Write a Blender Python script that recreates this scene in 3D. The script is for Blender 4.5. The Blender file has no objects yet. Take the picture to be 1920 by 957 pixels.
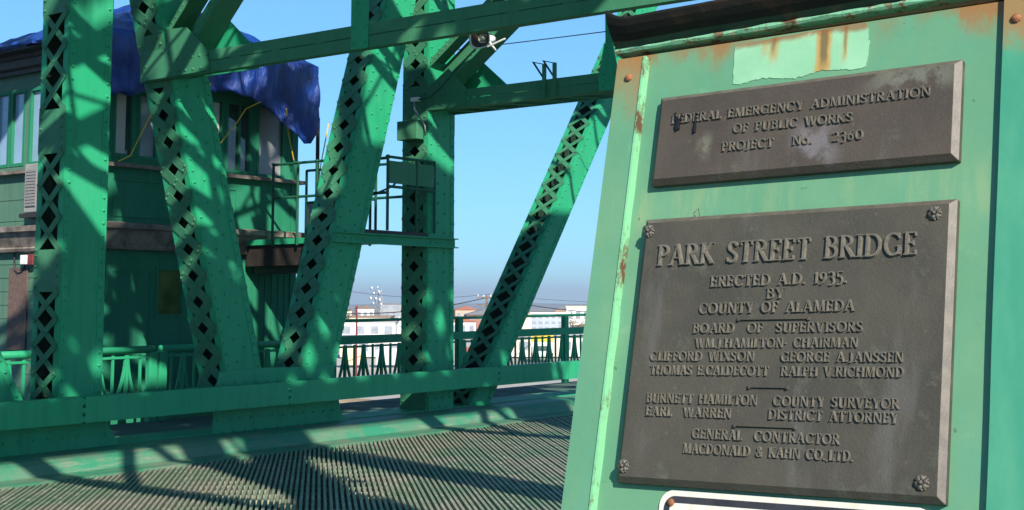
import bpy, bmesh, math, random
from mathutils import Vector, Matrix, noise
random.seed(7)
R = math.radians
SC = bpy.context.scene
COL = SC.collection

# ------------------------------------------------------------------ camera, sky, sun, exposure
cd = bpy.data.cameras.new('camera'); cam = bpy.data.objects.new('camera', cd); COL.objects.link(cam)
cam.location = (0, 0, 1.7); cam.rotation_euler = (R(95.91), 0, R(37.0))
cd.sensor_width = 36; cd.lens = 48.0; cd.shift_y = -0.0878
cd.clip_start = .05; cd.clip_end = 30000
SC.camera = cam
SUN = Vector((1.4, -1.0, 1.07)).normalized()
sd = bpy.data.lights.new('sun', 'SUN'); sun = bpy.data.objects.new('sun', sd); COL.objects.link(sun)
sd.energy = 5.0; sd.angle = R(.53); sd.color = (1, .94, .83)
sun.rotation_euler = SUN.to_track_quat('Z', 'Y').to_euler(); sun.location = (20, -20, 30)
W = bpy.data.worlds.new('World'); SC.world = W; W.use_nodes = True
nt = W.node_tree
sky = nt.nodes.new('ShaderNodeTexSky'); sky.sky_type = 'NISHITA'; sky.sun_disc = False
sky.sun_elevation = math.asin(SUN.z); sky.sun_rotation = math.atan2(SUN.x, SUN.y)
sky.altitude = 0; sky.air_density = .5; sky.dust_density = 0; sky.ozone_density = 3
# a clear sky is far brighter at the horizon than the photograph's exposure shows: even it out with height
wtc = nt.nodes.new('ShaderNodeTexCoord'); wsp = nt.nodes.new('ShaderNodeSeparateXYZ'); wmr = nt.nodes.new('ShaderNodeMapRange')
nt.links.new(wtc.outputs['Generated'], wsp.inputs[0]); nt.links.new(wsp.outputs[2], wmr.inputs[0])
wmr.inputs[1].default_value = 0; wmr.inputs[2].default_value = .27; wmr.inputs[3].default_value = .056; wmr.inputs[4].default_value = .125
wmx = nt.nodes.new('ShaderNodeMix'); wmx.data_type = 'RGBA'; wmx.blend_type = 'MULTIPLY'; wmx.inputs[0].default_value = 1
nt.links.new(sky.outputs[0], wmx.inputs[6]); wmx.inputs[7].default_value = (.76, 1.20, 1.16, 1)
nt.links.new(wmx.outputs[2], nt.nodes['Background'].inputs[0])
nt.links.new(wmr.outputs[0], nt.nodes['Background'].inputs[1])
SC.view_settings.view_transform = 'Standard'; SC.view_settings.look = 'None'
SC.view_settings.exposure = .75; SC.view_settings.gamma = 1; SC.view_settings.use_curve_mapping = False
SC.cycles.max_bounces = 8

# ------------------------------------------------------------------ helpers
def tag(o, label=None, cat=None, group=None, kind=None):
    if label: o['label'] = label
    if cat: o['category'] = cat
    if group: o['group'] = group
    if kind: o['kind'] = kind
    return o
def thing(name, label, cat, loc=(0, 0, 0), group=None, mat=None):
    o = bpy.data.objects.new(name, None); COL.objects.link(o)
    o.empty_display_size = .2
    if mat is not None: o.matrix_world = mat
    else: o.location = loc
    return tag(o, label, cat, group)

class MB:
    def __init__(s): s.v = []; s.f = []
    def add(s, vs, fs):
        n = len(s.v); s.v += [tuple(v) for v in vs]; s.f += [tuple(i + n for i in f) for f in fs]
    def par(s, o, a, b, c):                       # parallelepiped from a corner and three edges
        o, a, b, c = Vector(o), Vector(a), Vector(b), Vector(c)
        if a.cross(b).dot(c) < 0: a, b = b, a
        s.add([o, o+a, o+a+b, o+b, o+c, o+a+c, o+a+b+c, o+b+c],
              [(0, 3, 2, 1), (4, 5, 6, 7), (0, 1, 5, 4), (1, 2, 6, 5), (2, 3, 7, 6), (3, 0, 4, 7)])
        return s
    def box(s, x0, x1, y0, y1, z0, z1):
        return s.par((x0, y0, z0), (x1-x0, 0, 0), (0, y1-y0, 0), (0, 0, z1-z0))
    def bar(s, p, q, wv, tv):                     # bar along p..q; wv and tv are the full cross vectors
        p, q, wv, tv = Vector(p), Vector(q), Vector(wv), Vector(tv)
        return s.par(p - wv/2 - tv/2, q - p, wv, tv)
    def prism(s, poly, h):                        # polygon of 3D points pushed by vector h
        h = Vector(h); P = [Vector(p) for p in poly]; n = len(P)
        nrm = Vector((0, 0, 0))
        for i in range(n): nrm += P[i].cross(P[(i+1) % n])
        if nrm.dot(h) < 0: P.reverse()
        s.add(P + [p + h for p in P], [tuple(range(n))[::-1], tuple(range(n, 2*n))] +
              [(i, (i+1) % n, n + (i+1) % n, n + i) for i in range(n)])
        return s
    def tube(s, pts, r, n=8, cap=True):
        P = [Vector(p) for p in pts]; rings = []
        rr = r if isinstance(r, (list, tuple)) else [r]*len(P)
        for i, p in enumerate(P):
            t = (P[min(i+1, len(P)-1)] - P[max(i-1, 0)]).normalized()
            a = t.cross(Vector((0, 0, 1)))
            if a.length < 1e-3: a = t.cross(Vector((0, 1, 0)))
            a.normalize(); b = a.cross(t)
            rings.append([p + (a*math.cos(2*math.pi*k/n) + b*math.sin(2*math.pi*k/n))*rr[i] for k in range(n)])
        fs = []
        for i in range(len(P)-1):
            for k in range(n): fs.append((i*n+k, (i+1)*n+k, (i+1)*n+(k+1) % n, i*n+(k+1) % n))
        if cap: fs += [tuple(range(n)), tuple(range((len(P)-1)*n, len(P)*n))[::-1]]
        s.add([v for r_ in rings for v in r_], fs)
        return s
    def dome(s, c, nrm, r=.0165, h=.021, n=8):     # a rivet head
        c, w = Vector(c), Vector(nrm).normalized()
        a = w.orthogonal().normalized(); b = w.cross(a)
        vs = []
        for rad, hh in ((1, 0), (.8, .6), (.4, .92)):
            vs += [c + (a*math.cos(2*math.pi*k/n) + b*math.sin(2*math.pi*k/n))*r*rad + w*h*hh for k in range(n)]
        vs.append(c + w*h)
        fs = []
        for i in range(2):
            for k in range(n): fs.append((i*n+k, i*n+(k+1) % n, (i+1)*n+(k+1) % n, (i+1)*n+k))
        fs += [(2*n+k, 2*n+(k+1) % n, 3*n) for k in range(n)]
        s.add(vs, fs); return s
    def build(s, name, mat, parent=None, shear=0, smooth=False, bevel=0):
        vs = [(x, y, z + shear*y) for x, y, z in s.v] if shear else s.v
        me = bpy.data.meshes.new(name); me.from_pydata(vs, [], s.f); me.update()
        if smooth:
            for p in me.polygons: p.use_smooth = True
        o = bpy.data.objects.new(name, me); COL.objects.link(o)
        for m in (mat if isinstance(mat, list) else [mat]): me.materials.append(m)
        if parent: o.parent = parent
        if bevel:
            b = o.modifiers.new('bevel', 'BEVEL'); b.width = bevel; b.segments = 2; b.limit_method = 'ANGLE'; b.angle_limit = R(50)
        return o
def copy_tree(o, parent=None):
    c = o.copy(); COL.objects.link(c); c.parent = parent
    for ch in list(o.children): copy_tree(ch, c)
    return c

# ------------------------------------------------------------------ materials
class NB:
    """small node builder"""
    def __init__(s, name):
        s.m = bpy.data.materials.new(name); s.m.use_nodes = True; s.t = s.m.node_tree
        s.b = s.t.nodes['Principled BSDF']; s.tc = s.t.nodes.new('ShaderNodeTexCoord')
    def n(s, typ, **kw):
        nd = s.t.nodes.new('ShaderNode' + typ)
        for k, v in kw.items(): setattr(nd, k, v)
        return nd
    def put(s, sock, v):
        if v is None: return
        if hasattr(v, 'node'): s.t.links.new(v, sock)
        elif isinstance(v, (tuple, list)) and len(v) == 3 and sock.type == 'RGBA': sock.default_value = (*v, 1)
        else: sock.default_value = v
    def math(s, op, a, b=None, clamp=False):
        nd = s.n('Math', operation=op, use_clamp=clamp); s.put(nd.inputs[0], a); s.put(nd.inputs[1], b); return nd.outputs[0]
    def coord(s, scale=(1, 1, 1), gen='Object'):
        mp = s.n('Mapping'); s.put(mp.inputs['Vector'], s.tc.outputs[gen]); mp.inputs['Scale'].default_value = scale
        return mp.outputs[0]
    def noise(s, scale, detail=4, rough=.55, vec=None, dist=0):
        nd = s.n('TexNoise'); nd.inputs['Scale'].default_value = scale; nd.inputs['Detail'].default_value = detail
        nd.inputs['Roughness'].default_value = rough; nd.inputs['Distortion'].default_value = dist
        s.put(nd.inputs['Vector'], vec if vec is not None else s.coord()); return nd.outputs[0]
    def ramp(s, v, lo, hi):                       # smooth 0..1 between lo and hi
        nd = s.n('MapRange', interpolation_type='SMOOTHSTEP'); s.put(nd.inputs[0], v)
        nd.inputs[1].default_value = lo; nd.inputs[2].default_value = hi; return nd.outputs[0]
    def mix(s, f, a, b):
        nd = s.n('Mix', data_type='RGBA'); s.put(nd.inputs[0], f); s.put(nd.inputs[6], a); s.put(nd.inputs[7], b); return nd.outputs[2]
    def xyz(s, gen='Object'):
        nd = s.n('SeparateXYZ'); s.put(nd.inputs[0], s.tc.outputs[gen]); return nd.outputs
    def band(s, v, c, w, soft):                   # 1 inside c-w..c+w
        d = s.math('ABSOLUTE', s.math('SUBTRACT', v, c)); return s.math('SUBTRACT', 1.0, s.ramp(d, w - soft, w + soft))
    def mul(s, *a):
        r = a[0]
        for x in a[1:]: r = s.math('MULTIPLY', r, x)
        return r
    def bump(s, h, strength=.2, dist=.01):
        nd = s.n('Bump'); nd.inputs['Strength'].default_value = strength; nd.inputs['Distance'].default_value = dist
        s.put(nd.inputs['Height'], h); s.put(s.b.inputs['Normal'], nd.outputs[0])
    def done(s, col, rough=.5, spec=.5, metal=0):
        s.put(s.b.inputs['Base Color'], col); s.put(s.b.inputs['Roughness'], rough)
        s.put(s.b.inputs['Specular IOR Level'], spec); s.put(s.b.inputs['Metallic'], metal); return s.m

def plain(name, col, var=.25, scale=4, rough=.6, spec=.4, metal=0, bump=.1):
    k = NB(name); a = k.noise(scale, 6, .6)
    c = k.mix(k.ramp(a, .3, .7), tuple(x*(1-var) for x in col), tuple(min(1, x*(1+var)) for x in col))
    if bump: k.bump(k.noise(scale*6, 5, .6), bump, .005)
    return k.done(c, rough, spec, metal)
def green(name, col, fade, rough=.45, rust=.0):
    k = NB(name)
    big = k.ramp(k.noise(.9, 5, .6), .35, .68)
    streak = k.ramp(k.noise(2.2, 5, .65, k.coord((4, 4, .5))), .45, .75)
    c = k.mix(k.mul(big, .55), col, fade)
    c = k.mix(k.mul(streak, .45), c, tuple(x*.58 for x in col))
    chalk = k.ramp(k.noise(5.5, 7, .7, k.coord((1, 1, .35))), .55, .72); c = k.mix(k.mul(chalk, .32), c, (.085, .30, .18))
    spot = k.ramp(k.noise(23, 3, .5), .66, .74)
    c = k.mix(k.mul(spot, .35), c, (.03, .05, .03))
    if rust:
        rs = k.ramp(k.noise(5, 7, .7), .66-rust*.1, .74)
        c = k.mix(k.mul(rs, .8), c, (.16, .06, .02))
    k.bump(k.noise(60, 4, .6), .12, .003)
    r = k.math('ADD', k.mul(k.noise(3, 4), .25), rough-.06)
    return k.done(c, r, .3)
M = {}
M['green'] = green('green_paint', (.017, .300, .138), (.036, .315, .158), rust=.1)
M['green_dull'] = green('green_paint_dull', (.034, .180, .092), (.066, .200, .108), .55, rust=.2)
M['rail'] = green('dark_pipe_green_and_shade', (.010, .085, .048), (.018, .11, .06), .5)  # dark pipe green; on the handrails it stands in for shade
M['painted_shade'] = green('green_interior_painted_shade', (.008, .030, .018), (.012, .045, .026), .8, rust=.3)  # shade inside the box members, put into the colour
M['green_house'] = green('green_house_paint', (.014, .180, .095), (.030, .205, .115), .6)
M['wall_grey'] = green('grey_green_siding', (.075, .17, .12), (.11, .19, .14), .65)
M['trim_dark'] = plain('dark_brown_trim', (.030, .024, .022), .3, 5, .5)
M['ledge'] = plain('weathered_brown_ledge', (.20, .165, .14), .45, 6, .7)
M['cream'] = plain('cream_blind', (.55, .52, .46), .06, 3, .8)
M['white'] = plain('white_enamel', (.72, .72, .70), .06, 5, .5)
M['grille'] = plain('grey_grille', (.22, .21, .21), .15, 60, .6)
M['brown_panel'] = plain('brown_panel', (.13, .085, .07), .2, 20, .7)
M['rope'] = plain('yellow_rope', (.75, .52, .05), .1, 80, .7)
M['black'] = plain('black_metal', (.015, .017, .018), .3, 10, .5)
M['wire'] = plain('black_cable', (.02, .02, .025), .2, 10, .6)
M['redpaint'] = plain('red_paint', (.16, .03, .03), .2, 10, .5)
M['steel'] = plain('grey_steel', (.35, .36, .37), .2, 12, .4, .5, .6)
M['rustbolt'] = plain('rusty_bolt', (.22, .085, .035), .35, 90, .8)
def glass(name, tint, mixv):
    k = NB(name); w = k.noise(2.5, 3, .5)
    k.bump(w, .03, .01)
    return k.done(k.mix(k.ramp(w, .3, .7), tint, tuple(x*mixv for x in tint)), .05, 1.0)
M['glass_dark'] = glass('dark_window_glass', (.03, .055, .05), 1.6)
M['glass_grey'] = glass('grey_window_glass', (.20, .23, .26), 1.35)
M['glass_sky'] = glass('window_glass_painted_sky', (.20, .30, .42), 1.2)  # sky reflection put into the pane colour
M['glass_plants'] = glass('window_glass_painted_plants', (.06, .09, .025), 2.2)  # reflection of plants put into the pane colour
# blue tarpaulin
k = NB('blue_tarpaulin'); a = k.noise(3.5, 6, .65, k.coord((1, 1, .6)))
k.bump(k.noise(6, 7, .65, k.coord((1.6, 1.6, .45)), 1.6), .9, .07)
cr = k.n('TexNoise', noise_type='RIDGED_MULTIFRACTAL'); cr.inputs['Scale'].default_value = 3.2; cr.inputs['Detail'].default_value = 5; k.put(cr.inputs['Vector'], k.coord((1.3, 1.3, .7)))
k.bump(k.math('ADD', k.mul(cr.outputs[0], .6), k.mul(k.noise(6, 7, .65, k.coord((1.6, 1.6, .45)), 1.6), .7)), 1.0, .06)
M['tarp'] = k.done(k.mix(k.ramp(a, .3, .75), (.003, .021, .17), (.007, .070, .40)), .33, .7)
# road grating bars, gutter
k = NB('weathered_steel_bars'); a = k.noise(1.1, 6, .65); b = k.noise(6, 5, .6)
c = k.mix(k.ramp(a, .35, .65), (.25, .235, .175), (.12, .20, .12)); c = k.mix(k.ramp(b, .5, .72), c, (.38, .35, .27))
k.bump(k.noise(70, 3), .3, .004); M['bars'] = k.done(c, .55, .5)
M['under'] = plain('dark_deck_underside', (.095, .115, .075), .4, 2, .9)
k = NB('worn_green_curb'); a = k.noise(1.6, 7, .7); st = k.noise(2.5, 6, .7, k.coord((6, .6, 6)))
c = k.mix(k.ramp(a, .4, .62), (.030, .20, .11), (.10, .19, .12)); c = k.mix(k.mul(k.ramp(st, .52, .7), .7), c, (.24, .23, .17))
rs = k.ramp(k.noise(3.3, 7, .7), .62, .7); c = k.mix(k.mul(rs, .7), c, (.20, .085, .035))
k.bump(k.noise(30, 5), .3, .01); M['curb'] = k.done(c, .5, .4)
M['walk'] = plain('sidewalk_coating', (.075, .125, .105), .25, 2.2, .8, .3)
M['concrete'] = plain('concrete', (.40, .38, .34), .15, .05, .9, .2)
M['bank'] = plain('tan_riverbank', (.30, .23, .15), .35, .4, .95, .1)
M['land'] = plain('distant_land', (.24, .22, .17), .3, .01, .95, .1)
M['hill'] = plain('distant_hill', (.16, .18, .17), .2, .002, .95, .05, 0, 0)
M['water'] = plain('estuary_water', (.03, .06, .07), .2, .02, .12, .6)

# ================================================================== SETTING
G = .0093                                       # the deck climbs gently along the bridge
def strip(name, prof, y0, y1, mat, n=40, closed=False):
    """profile of (x, z) swept along the road"""
    m = MB(); P = []
    for j in range(n+1):
        y = y0 + (y1-y0)*j/n; P += [(x, y, z) for x, z in prof]
    q = len(prof)
    m.add(P, [(j*q+i, (j+1)*q+i, (j+1)*q+i+1, j*q+i+1) for j in range(n) for i in range(q-1)])
    o = m.build(name, mat, shear=G); return o

# open steel grating: bars laid at 45 degrees to the road, carried on cross bars
m = MB()
x0, x1, ya, yb = -11.22, -2.6, 1.0, 46.0
pitch = .050*math.sqrt(2)
n45 = Vector((1, 1, 0)).normalized(); d45 = Vector((1, -1, 0)).normalized()
c = x0 + ya
while c < x1 + yb:                              # main bars: x + y constant, from near right to far left
    ylo, yhi = max(ya, c - x1), min(yb, c - x0)
    if yhi - ylo > .2:
        m.bar((c - ylo, ylo, -.03 + .004*math.sin(c*37)), (c - yhi, yhi, -.03 + .004*math.sin(c*37)), n45*.025, (0, 0, .06))
    c += pitch
road = m.build('road', M['bars'], shear=G); tag(road, kind='structure')
m = MB()
c = x0 - yb
while c < x1 - ya:                              # cross bars
    ylo, yhi = max(ya, x0 - c), min(yb, x1 - c)
    if yhi - ylo > .2:
        m.bar((c + ylo, ylo, -.050), (c + yhi, yhi, -.050), d45*.016, (0, 0, .04))
    c += .45
rc = m.build('road_crossbars', M['bars'], shear=G); tag(rc, kind='structure'); rc.name = 'road'
o = strip('road', [(-11.25, -.066), (-1.6, -.066)], -6, 60, M['under']); tag(o, kind='structure')
o = strip('road', [(-2.6, -.004), (-1.9, 0)], -6, 60, M['curb']); tag(o, kind='structure')
o = strip('kerb', [(-11.22, -.30), (-11.22, .012), (-11.50, .016), (-11.53, .022), (-11.56, .07), (-11.60, .115), (-11.66, .150), (-11.74, .168),
                   (-11.84, .17), (-11.95, .163), (-12.05, .158), (-12.95, .158)], -4, 46, M['curb']); tag(o, kind='structure')
o = strip('kerb', [(-1.9, -.3), (-1.9, .10), (-1.85, .14), (-1.75, .15)], -6, 46, M['curb']); tag(o, kind='structure')
o = strip('sidewalk', [(-12.95, .158), (-12.95, .132), (-14.42, .13), (-14.42, -.1), (-14.3, -.1)], -4, 46, M['walk']); tag(o, kind='structure')
o = strip('sidewalk', [(-1.75, .148), (3.2, .15), (3.2, -.3)], -6, 46, M['walk']); tag(o, kind='structure')

# water, banks, far land, hills (polar sheets around the bridge)
def sector(name, r0, r1, z0, z1, mat, a0=-75, a1=15, n=60, wob=0, rings=1):
    m = MB(); P = []
    for j in range(rings+1):
        for i in range(n+1):
            a = R(a0 + (a1-a0)*i/n); f = j/rings
            r = r0 + (r1-r0)*f + (wob*noise.noise((i*.35, j*2.1, 3)) if wob else 0)
            z = z0 + (z1-z0)*f + (.5*noise.noise((i*.9, j*1.7, 0)) if wob else 0)
            P.append((r*math.sin(a), r*math.cos(a), z))
    q = n+1
    m.add(P, [(j*q+i, j*q+i+1, (j+1)*q+i+1, (j+1)*q+i) for j in range(rings) for i in range(n)])
    return tag(m.build(name, mat), kind='structure')
m = MB(); m.add([(-9000, -9000, -6.2), (9000, -9000, -6.2), (9000, 9000, -6.2), (-9000, 9000, -6.2)], [(0, 1, 2, 3)])
tag(m.build('water', M['water']), kind='structure')
sector('riverbank', 60, 84, -6.6, -3.9, M['bank'], wob=4, rings=6)
sector('concrete_yard', 81, 236, -4.0, -3.8, M['concrete'])
sector('ground', 232, 9000, -3.85, -3.7, M['land'])
m = MB(); P = []; n = 140
for i in range(n+1):
    a = R(-80 + 100*i/n); h = 9 + 13*noise.noise((i*.06, 1, 1)) + 8*noise.noise((i*.2, 5, 1))
    for r, z in ((3900, -4), (4300, h*.6), (4900, h), (6200, h*1.05), (6600, -4)): P.append((r*math.sin(a), r*math.cos(a), z))
m.add(P, [(i*5+j, (i+1)*5+j, (i+1)*5+j+1, i*5+j+1) for i in range(n) for j in range(4)])
tag(m.build('hills', M['hill'], smooth=True), kind='structure')

# ================================================================== TRUSSES
XF, DEP = -12.2, .47
def member(name, parent, A, B, W_, style, mat, tiez=(), rows='stag', far=False, lace_from=0, lace_to=1, label=None, flip=False):
    """riveted box member in a plane x = XF; A, B = (y, z) ends of its axis; two web plates, flange angles, laced faces"""
    xf = 0.0
    A3, B3 = Vector((xf, A[0], A[1])), Vector((xf, B[0], B[1]))
    L = (B3 - A3).length; u = (B3 - A3)/L; v = Vector((0, u.z, -u.y))      # v points towards +y for an upward axis
    X = Vector((1, 0, 0)); m = MB(); lcs = []
    m.par(A3 - v*W_/2 + X*-.014, u*L, v*W_, X*.014)
    bw_ = MB(); bw_.par(A3 - v*W_/2 + X*-DEP, u*L, v*W_, X*.014); bw_.par(A3 - v*(W_/2-.002) + X*(-.0155), u*L, v*(W_-.004), X*.001)  # rear web and a thin liner, both in the painted shade colour
    for sg in (-1, 1):                                                     # flange angle legs on the laced faces
        for xa, xb in ((-.085, -.001), (-DEP+.001, -DEP+.085)):
            o = A3 + v*(sg*W_/2) + X*xa; m.par(o, u*L, v*(sg*.012), X*(xb-xa))
    for sg in (-1, 1):                                                     # angle legs lying on the web, a low step along both edges
        m.par(A3 + v*(sg*(W_/2-.002)) + X*.0, u*L, v*(-sg*.075), X*.007)
    # rivets on the front web
    nr = int(L/.135)
    for i in range(nr):
        s = (i+.5)*L/nr
        for sg in (-1, 1): m.dome(A3 + u*s + v*(sg*(W_/2-.04)) + X*.007, X)
        if rows == 'stag':
            for off in ((-.07,) if i % 2 else (.07,)): m.dome(A3 + u*s + v*off, X)
    # lacing
    pitch_ = .315; bw = .122 if style == 'wide' else .070
    for sg in (-1, 1):
        lc = MB(); lcs.append(lc)
        outn = v*sg; base = W_/2 + .0125
        segs = []; lo = lace_from*L
        if tiez:
            ts = sorted([((zc - A[1])/u.z, hw) for zc, hw in tiez])
            for sc, hw in ts:
                segs.append((lo, sc-hw)); lo = sc + hw
                lc.par(A3 + u*(sc-hw) + v*(sg*(base)) + X*(-.004), u*(2*hw), outn*.009, X*(-DEP+.008))
                if sg < 0:
                    for q in range(int(2*hw/.11)):
                        for xx in (-.05, -DEP+.05): lc.dome(A3 + u*(sc-hw+.05+q*.11) + v*(sg*(base+.011)) + X*xx, outn, .014)
        segs.append((lo, lace_to*L))
        for s0, s1 in segs:
            nb = max(1, round((s1-s0)/pitch_)); h = (s1-s0)/nb
            for i in range(nb):
                for layer, (fa, fb) in enumerate(((0, 1), (1, 0))):
                    if flip: fa, fb = fb, fa
                    sa, sb = s0 + (i + fa)*h, s0 + (i + fb)*h
                    xa, xb = -.045, -DEP + .045
                    # the outer layer climbs away from the camera side, the inner one crosses behind it
                    off = base + (.0085 if layer == 0 else -.0005)
                    p = A3 + u*sb + X*xa + v*(sg*(off+.0035)); q = A3 + u*sa + X*xb + v*(sg*(off+.0035))
                    d = (q-p).normalized(); ext = .018
                    wv = d.cross(outn).normalized()
                    e0, e1 = p - d*ext, q + d*ext
                    poly = [e0 - wv*bw/2, e1 - wv*bw/2, e1 + wv*bw/2, e0 + wv*bw/2]
                    for lim, sgn in ((-.010, 1), (-DEP+.010, -1)):            # clip the ends square to the angles
                        new = []
                        for a_, b_ in zip(poly, poly[1:] + poly[:1]):
                            da, db = (a_.x-lim)*sgn, (b_.x-lim)*sgn
                            if da <= 0: new.append(a_)
                            if da*db < 0: new.append(a_.lerp(b_, da/(da-db)))
                        poly = new
                    lc.prism([v_ - outn*.0035 for v_ in poly], outn*.007)
                    if sg < 0:
                        tops = off + .011
                        ends = (p, q, (p+q)/2) if layer == 0 else ()
                        for e in ends:
                            for k_ in ((-.034, .034) if style == 'wide' else (0,)):
                                lc.dome(Vector(e) + wv*k_ + outn*.0035, outn, .0155, .013)
    o = m.build(name, mat, parent)
    if label: o['label'] = label
    bw_.build('back_web', M['painted_shade'], o); lcs[0].build('lacing', M['green_dull'], o); lcs[1].build('lacing', M['painted_shade'], o)
    return o
def plate(m, poly, x, th=.016, riv=None):
    """gusset in a plane of constant x; poly of (y, z)"""
    m.prism([(x, y, z) for y, z in poly], (th, 0, 0))
    if riv:
        ys = [p[0] for p in poly]; zs = [p[1] for p in poly]
        def inside(y, z):
            c_ = False; n_ = len(poly)
            for i in range(n_):
                (ya_, za_), (yb_, zb_) = poly[i], poly[(i+1) % n_]
                if (za_ > z) != (zb_ > z) and y < (yb_-ya_)*(z-za_)/(zb_-za_) + ya_: c_ = not c_
            return c_
        z = min(zs) + riv*.45; k_ = 0
        while z < max(zs):
            y = min(ys) + riv*(.4 if k_ % 2 else .9)
            while y < max(ys):
                if inside(y, z) and inside(y+.03, z) and inside(y-.03, z) and inside(y, z+.03) and inside(y, z-.03): m.dome((x+th, y, z), (1, 0, 0))
                y += riv
            z += riv*.8; k_ += 1

def build_truss(xf, label):
    T = thing('bridge_truss', label, 'bridge truss', (xf, 0, 0))
    g = M['green']
    top = 8.75
    member('vertical_post', T, (8.74, .2), (8.74, 10.4), .52, 'thin', g, tiez=((.62, .12), (2.07, .22), (3.53, .235), (5.0, .21), (6.5, .2)), rows='edge')
    member('vertical_post', T, (14.55, .2), (14.55, 10.4), .55, 'wide', g, tiez=((.45, .2), (4.46, .3)))
    def dia(y, z, sl, z0, z1): return (y + (z0-z)*sl, z0), (y + (z1-z)*sl, z1)
    A, B = dia(9.87, 5.1, -.268, .62, 10.4); member('diagonal_brace', T, A, B, .52, 'wide', g, tiez=((4.53, .3),), flip=True)
    A, B = dia(13.455, 5.1, .300, .62, 10.4); member('diagonal_brace', T, A, B, .53, 'wide', g)
    A, B = dia(15.93, 1.0, .720, .2, 10.4); member('diagonal_brace', T, A, B, .36, 'thin', g, rows='none')
    A, B = dia(7.70, 1.0, -.55, .2, 10.4); member('diagonal_brace', T, A, B, .42, 'thin', g)
    # chords; the rear stretch of the top one is added for its shade
    m = MB()
    for x in (-.016, -DEP): m.par((x, 3.0, 10.35), (0, 18.4, 0), (0, 0, .92), (.016, 0, 0)); m.par((x, -3.4, 9.80), (0, 6.399, 0), (0, 0, .62), (.016, 0, 0))
    m.box(-DEP+.001, -.001, 3.0, 21.4, 11.271, 11.28); m.box(-DEP+.001, -.001, -3.4, 2.99, 10.421, 10.43)
    for i in range(90): m.dome((0, 3.1+i*.2, 10.43), (1, 0, 0)); m.dome((0, 3.1+i*.2, 11.19), (1, 0, 0))
    m.build('top_chord', g, T)
    m = MB(); m.box(-DEP-.01, .004, 3.2, 24, -.35, .17); m.build('bottom_chord', g, T, shear=G)
    member('vertical_post', T, (3.5, .2), (3.5, 10.4), .4, 'wide', g)
    # unseen laced web and inclined tie, added to cast shade and dapples on the far truss
    m = MB()
    for x in (-.016, -DEP): m.par((x, -3.4, 8.30), (0, 11.2, 0), (0, 0, .40), (.016, 0, 0))
    ys = [-3.4 + i*.56 for i in range(21)]
    for y0_, y1_ in zip(ys, ys[1:]):
        for za, zb in (((8.66, 9.25), (9.23, 9.82)) if y0_ < 2.9 else ((8.66, 9.52), (9.50, 10.36))):
            m.bar((-.05, y0_, za), (-.05, y1_, zb), (0, .30, 0), (.012, 0, 0)); m.bar((-.065, y1_, za), (-.065, y0_, zb), (0, .30, 0), (.012, 0, 0))
    m.build('added_shade_web', g, T)
    m = MB(); u_ = Vector((0, 8.5, 4.4)).normalized(); w_ = Vector((0, -u_.z, u_.y)); o_ = Vector((-.02, -3.2, 10.9))
    for k_ in (0, .62): m.bar(o_ + w_*k_, o_ + w_*k_ + u_*9.4, w_*.20, (.016, 0, 0)); m.bar(o_ + w_*k_ - Vector((.44, 0, 0)), o_ + w_*k_ + u_*9.4 - Vector((.44, 0, 0)), w_*.20, (.016, 0, 0))
    for i in range(17):
        a_, b_ = o_ + u_*(i*.55), o_ + u_*((i+1)*.55)
        m.bar(a_ + Vector((-.02, 0, 0)), b_ + w_*.62 + Vector((-.02, 0, 0)), u_*.075, (.012, 0, 0))
        if i % 2: m.bar(a_ + w_*.62 + Vector((-.035, 0, 0)), b_ + Vector((-.035, 0, 0)), u_*.075, (.012, 0, 0))
    for y_, z_ in ((1.6, 12.9), (5.0, 14.7)): m.box(-.3, -.06, y_-.12, y_+.12, 11.29, z_)
    m.prism([(-.02, 4.4, 11.285), (-.02, 7.6, 11.285), (-.02, 7.2, 11.9), (-.02, 6.2, 12.3), (-.02, 5.0, 12.3)], (.016, 0, 0))  # solid plate added to shade the far post
    m.build('added_shade_tie', g, T)
    m = MB()
    plate(m, [(10.505, .2), (12.66, .2), (12.54, .55), (12.44, .98), (11.9, .966), (11.2, .978), (10.60, .95), (10.56, .76)], .0075, riv=.17)
    m.build('gusset_plate', g, T)
    m = MB(); plate(m, [(6.6, .15), (9.30, .15), (9.068, .50), (9.0, .64), (8.02, .66), (7.35, 1.9), (6.9, 1.9)], .0075, riv=.17); m.build('gusset_plate', g, T)
    m = MB(); plate(m, [(14.29, .15), (14.81, .15), (14.81, .5), (14.29, .5)], .0075, riv=.15); m.build('gusset_plate', g, T)
    for y in (8.74, 14.55):
        m = MB(); plate(m, [(y-1, 9.5), (y+1, 9.5), (y+1.3, 9.9), (y+1.3, 10.9), (y-1.3, 10.9), (y-1.3, 9.9)], .0075, riv=.22); m.build('gusset_plate', g, T)
    return T
far_truss = build_truss(XF, 'riveted green truss with laced posts and diagonals beyond the guard rail')
near = copy_tree(far_truss); near.location = (-1.12, 0, 0)
near['label'] = 'riveted green truss on the near side, mostly behind the tapered pylon'

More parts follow.
